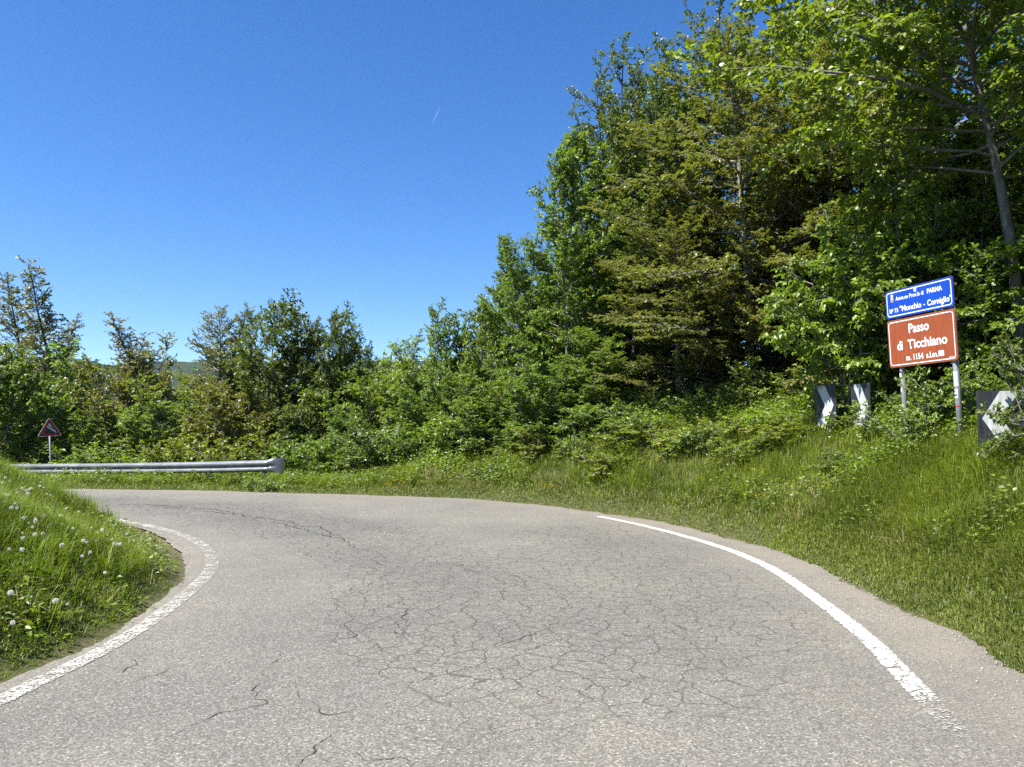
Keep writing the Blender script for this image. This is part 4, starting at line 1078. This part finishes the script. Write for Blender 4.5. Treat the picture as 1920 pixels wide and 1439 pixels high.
# --- chevron panels
def chevron(px, py_mid, depth, w, h, az, flip, label, post_mat, group):
    x, zc = xz(px, py_mid, depth); b = gz(x, depth)
    r = empty('chevron_sign', (x, depth, b), (0, 0, R(180 - az))); zc -= b
    setp(r, label, 'road sign', group)
    m = MB(); m.prism(rrect(w, h, .012, 3, cz=zc), -.004, .012); pn = m.build('panel', m_black, r)
    s = -1 if flip else 1
    t, hw, hh = w * .40, w / 2 * .97, h / 2 * .98
    x0 = -hw + .10 * w; tip = hw - .08 * w
    pts = [(x0 + 0 * t, hh), (tip - t, 0), (x0, -hh), (x0 + t, -hh), (tip, 0), (x0 + t, hh)]
    for half in ((0, 1, 4, 5), (1, 2, 3, 4)):
        q = [(s * pts[i][0], zc + pts[i][1]) for i in half]
        m = MB(); m.prism(q, -.0065, -.0045); m.build('chevron', m_chev, pn)
    m = MB(); m.tube([(w * .04, .05, -.6), (w * .04, .05, zc + h * .4)], .038, 10); m.build('post', post_mat, r, True)
    m = MB()
    for k in (-.28, .28): m.box((w * .04, .035, zc + k * h), (.12, .05, .03))
    m.build('bracket', m_alu, r)
    return r
chevron(1547, 761, 13.6, .64, .73, 259, False, 'white chevron pointing right on black panel, leftmost and half behind hazel leaves', m_wood, 'chevron panels on the bank')
chevron(1614, 762, 12.9, .54, .76, 262, False, 'white chevron pointing right on a dark wooden post, left of the direction sign', m_wood, 'chevron panels on the bank')
chevron(1878, 785, 9.2, .51, .67, 196, True, 'white chevron pointing left on black panel at the right edge', m_post, 'chevron panels on the bank')

# --- steep slope warning triangle
depth = 26.0
x, zc = xz(96, 802, depth)
x += .10
wz = xz(96, 818, depth)[1]; b = gz(x, depth)
warn = empty('warning_sign', (x, depth, b), (0, R(-4), R(180 - 141)))
setp(warn, 'red bordered triangular slope warning sign on thin grey pole behind the guardrail', 'road sign')
S = .73; zl = wz - b
def tri(sz, r, cz):
    out = []
    for k in range(3):
        a = R(90 + 120 * k); c = ((sz / math.sqrt(3) - 2 * r) * math.cos(a), cz + (sz / math.sqrt(3) - 2 * r) * math.sin(a))
        for j in range(-3, 4): out.append((c[0] + r * math.cos(a + R(20 * j)), c[1] + r * math.sin(a + R(20 * j))))
    return out
czt = zl + S / (2 * math.sqrt(3))
m = MB(); m.prism(tri(S, .035, czt), -.004, .012); plate = m.build('plate', m_white, warn)
ring_prism(tri(S - .05, .032, czt), tri(S - .32, .012, czt), -.0075, -.0048).build('red_border', m_red, plate)
q = (S - .32) / 2; zq = czt - (S - .32) / (2 * math.sqrt(3))
m = MB(); m.prism([(-q * .92, zq), (q * .92, zq), (-q * .44, zq + .22)], -.0075, -.0048); m.build('slope_symbol', m_black, plate)
text('10%', 'lettering', .085, m_black, plate, -.05, zq + .222, -.0060, 'LEFT', .02, .19, rot=R(-36))
m = MB(); m.tube([(0, .045, -.7), (0, .045, zl + .5)], .03, 10); m.build('pole', m_post, warn, True)
m = MB()
for k in (.12, .42): m.box((0, .03, zl + k), (.14, .045, .03))
m.build('bracket', m_alu, warn)

# ------------------------------------------------------------------ guardrail
m_rail, nt, out = new_mat('galvanised_rail'); N = NT(nt)
p = N.node('ShaderNodeBsdfPrincipled'); co = N.objco()
n1, n2 = N.noise(co, 3, 5, .6), N.noise(co, 30, 3)
c = N.mix(N.mapr(n1, .35, .7), (.19, .20, .205), (.31, .32, .325)); c = N.mix(N.mapr(n2, .6, .8, 0, .35), c, (.33, .32, .29))
N.l.new(c, p.inputs['Base Color']); p.inputs['Metallic'].default_value = .6; p.inputs['Roughness'].default_value = .38
N.l.new(p.outputs[0], out.inputs[0])
rail_px = [(498, 874, 20.5), (400, 876.5, 21.2), (300, 878, 22.0), (200, 879, 22.8), (100, 879.5, 23.5), (20, 880, 24.3), (-80, 881, 25.4), (-200, 884, 27)]
RP = np.array([at(*q) for q in rail_px])
rail = empty('guardrail', RP[0]); rail.location.z = gz(RP[0][0], RP[0][1])
setp(rail, 'galvanised corrugated steel guardrail along the outside of the bend', 'guardrail')
def rl(v): return tuple(np.array(v) - np.array(rail.location))
SEC = [(0.0, .155), (.012, .150), (.075, .112), (.083, .10), (.083, .062), (.075, .05), (.012, .016), (.0, .0), (.012, -.016), (.075, -.05), (.083, -.062), (.083, -.10), (.075, -.112), (.012, -.150), (0, -.155)]
s_ = np.concatenate([[0], np.cumsum(np.linalg.norm(np.diff(RP, axis=0), axis=1))])
def rail_at(t):
    t = np.clip(t, 0, s_[-1]); q = np.array([np.interp(t, s_, RP[:, k]) for k in range(3)])
    q2 = np.array([np.interp(min(t + .3, s_[-1]), s_, RP[:, k]) - np.interp(max(t - .3, 0), s_, RP[:, k]) for k in range(3)])
    q2[2] = 0; tg = q2 / np.linalg.norm(q2); return q, tg, np.array([tg[1], -tg[0], 0]) * (1 if tg[1] * 0 - tg[0] * 1 < 0 else -1)
def beam(t0, t1, grow_=0.0, name='beam'):
    m = MB(); n = max(4, int((t1 - t0) / .35)); v = []
    for i in range(n + 1):
        q, tg, nrm = rail_at(t0 + (t1 - t0) * i / n)
        for th in (0, .006):
            for (dx, dz) in SEC: v.append(rl(q + nrm * (dx + grow_ - th) + np.array([0, 0, dz])))
    K = len(SEC); f = []
    for i in range(n):
        a, b_ = i * 2 * K, (i + 1) * 2 * K
        for k in range(K - 1):
            f.append((a + k, b_ + k, b_ + k + 1, a + k + 1)); f.append((a + K + k, a + K + k + 1, b_ + K + k + 1, b_ + K + k))
        f.append((a, a + K, b_ + K, b_)); f.append((a + K - 1, b_ + K - 1, b_ + 2 * K - 1, a + 2 * K - 1))
    for a in (0, n * 2 * K): f += [(a + k, a + k + 1, a + K + k + 1, a + K + k) for k in range(K - 1)]
    m.add(v, f); o = m.build(name, m_rail, rail)
    return o
for k in range(int(s_[-1] / 3.8) + 1):
    if k * 3.8 < s_[-1] - .5: beam(k * 3.8 - (.16 if k else 0), min((k + 1) * 3.8, s_[-1]), .007 * (k % 2))
q0, tg0, nr0 = rail_at(0)
# flared spade end curling away from the road
m = MB(); v = []; n = 10
for i in range(n + 1):
    t = i / n; q = q0 - tg0 * (.42 * t) - nr0 * (.26 * t ** 2) + np.array([0, 0, .02 * t]); hh = .155 + .04 * sstep(0, .8, t); amp = (1 - sstep(.0, .75, t))
    for th in (0, .006):
        for j, (dx, dz) in enumerate(SEC): v.append(rl(q + nr0 * (dx * amp + .03 * (1 - amp) - th) + np.array([0, 0, dz / .155 * hh])))
K = len(SEC); f = []
for i in range(n):
    a, b_ = i * 2 * K, (i + 1) * 2 * K
    for k in range(K - 1): f += [(a + k, b_ + k, b_ + k + 1, a + k + 1), (a + K + k, a + K + k + 1, b_ + K + k + 1, b_ + K + k)]
    f += [(a, a + K, b_ + K, b_), (a + K - 1, b_ + K - 1, b_ + 2 * K - 1, a + 2 * K - 1)]
a = n * 2 * K; f += [(a + k, a + k + 1, a + K + k + 1, a + K + k) for k in range(K - 1)]
m.add(v, f); m.build('end_terminal', m_rail, rail)
for k in range(int(s_[-1] / 1.9)):
    q, tg, nrm = rail_at(.12 + k * 1.9); c = q - nrm * .16; zg = gz(c[0], c[1])
    ang = math.atan2(tg[1], tg[0]); ca, sa = math.cos(ang), math.sin(ang)
    m = MB(); zt = q[2] + .12; zb_ = zg - .5
    for (cx0, cy0, sx, sy) in ((0, -.04, .008, .08), (.04, 0.004, .09, .006), (.04, -.084, .09, .006)): m.box((cx0, cy0 + .04, (zt + zb_) / 2), (sx, sy, zt - zb_))
    m.v = [rl((c[0] + ca * x_ - sa * y_, c[1] + sa * x_ + ca * y_, z_)) for x_, y_, z_ in m.v]; pst = m.build('post', m_post, rail)
    m = MB(); m.box((.02, -.11 if (nrm @ np.array([-sa, ca, 0])) < 0 else .11, q[2]), (.10, .10, .16)); m.v = [rl((c[0] + ca * x_ - sa * y_, c[1] + sa * x_ + ca * y_, z_)) for x_, y_, z_ in m.v]; m.build('spacer', m_post, rail)
print('total unique tris', TRIS[0])

# ------------------------------------------------------------------ the air that turns the far hills blue
m_haze = bpy.data.materials.new('haze'); m_haze.use_nodes = True
nt = m_haze.node_tree; nt.nodes.clear(); out = nt.nodes.new('ShaderNodeOutputMaterial'); pv_ = nt.nodes.new('ShaderNodeVolumePrincipled')
pv_.inputs['Color'].default_value = (.62, .78, 1.0, 1); pv_.inputs['Density'].default_value = .000035; pv_.inputs['Anisotropy'].default_value = .2
nt.links.new(pv_.outputs[0], out.inputs['Volume'])
m = MB(); m.box((0, 0, 125), (7300, 7300, 430))
hz_o = m.build('haze', m_haze); setp(hz_o, 'thin blue air between the road and the far hills', 'haze', kind='stuff')

# ------------------------------------------------------------------ a far contrail in the blue, beyond the hazy air
m_trail = bpy.data.materials.new('contrail_ice'); m_trail.use_nodes = True
nt = m_trail.node_tree; nt.nodes.clear(); out = nt.nodes.new('ShaderNodeOutputMaterial'); N = NT(nt)
d_ = N.node('ShaderNodeBsdfDiffuse'); d_.inputs[0].default_value = (.8, .82, .85, 1); t_ = N.node('ShaderNodeBsdfTransparent'); mx = N.node('ShaderNodeMixShader')
mx.inputs[0].default_value = .16; N.l.new(t_.outputs[0], mx.inputs[1]); N.l.new(d_.outputs[0], mx.inputs[2]); N.l.new(mx.outputs[0], out.inputs[0])
for (a, b, rad, lab) in (((824, 203), (810, 233), 5.0, 'short thin white contrail high in the middle of the sky')  ,):
    p0, p1 = at(*a, 9000), at(*b, 9050); o = empty('contrail', p0); setp(o, lab, 'contrail')
    m = MB(); m.tube([(0, 0, 0), tuple((p1 - p0) * .5), tuple(p1 - p0)], [rad * .4, rad, rad * .3], 8); m.build('ice_streak', m_trail, o)
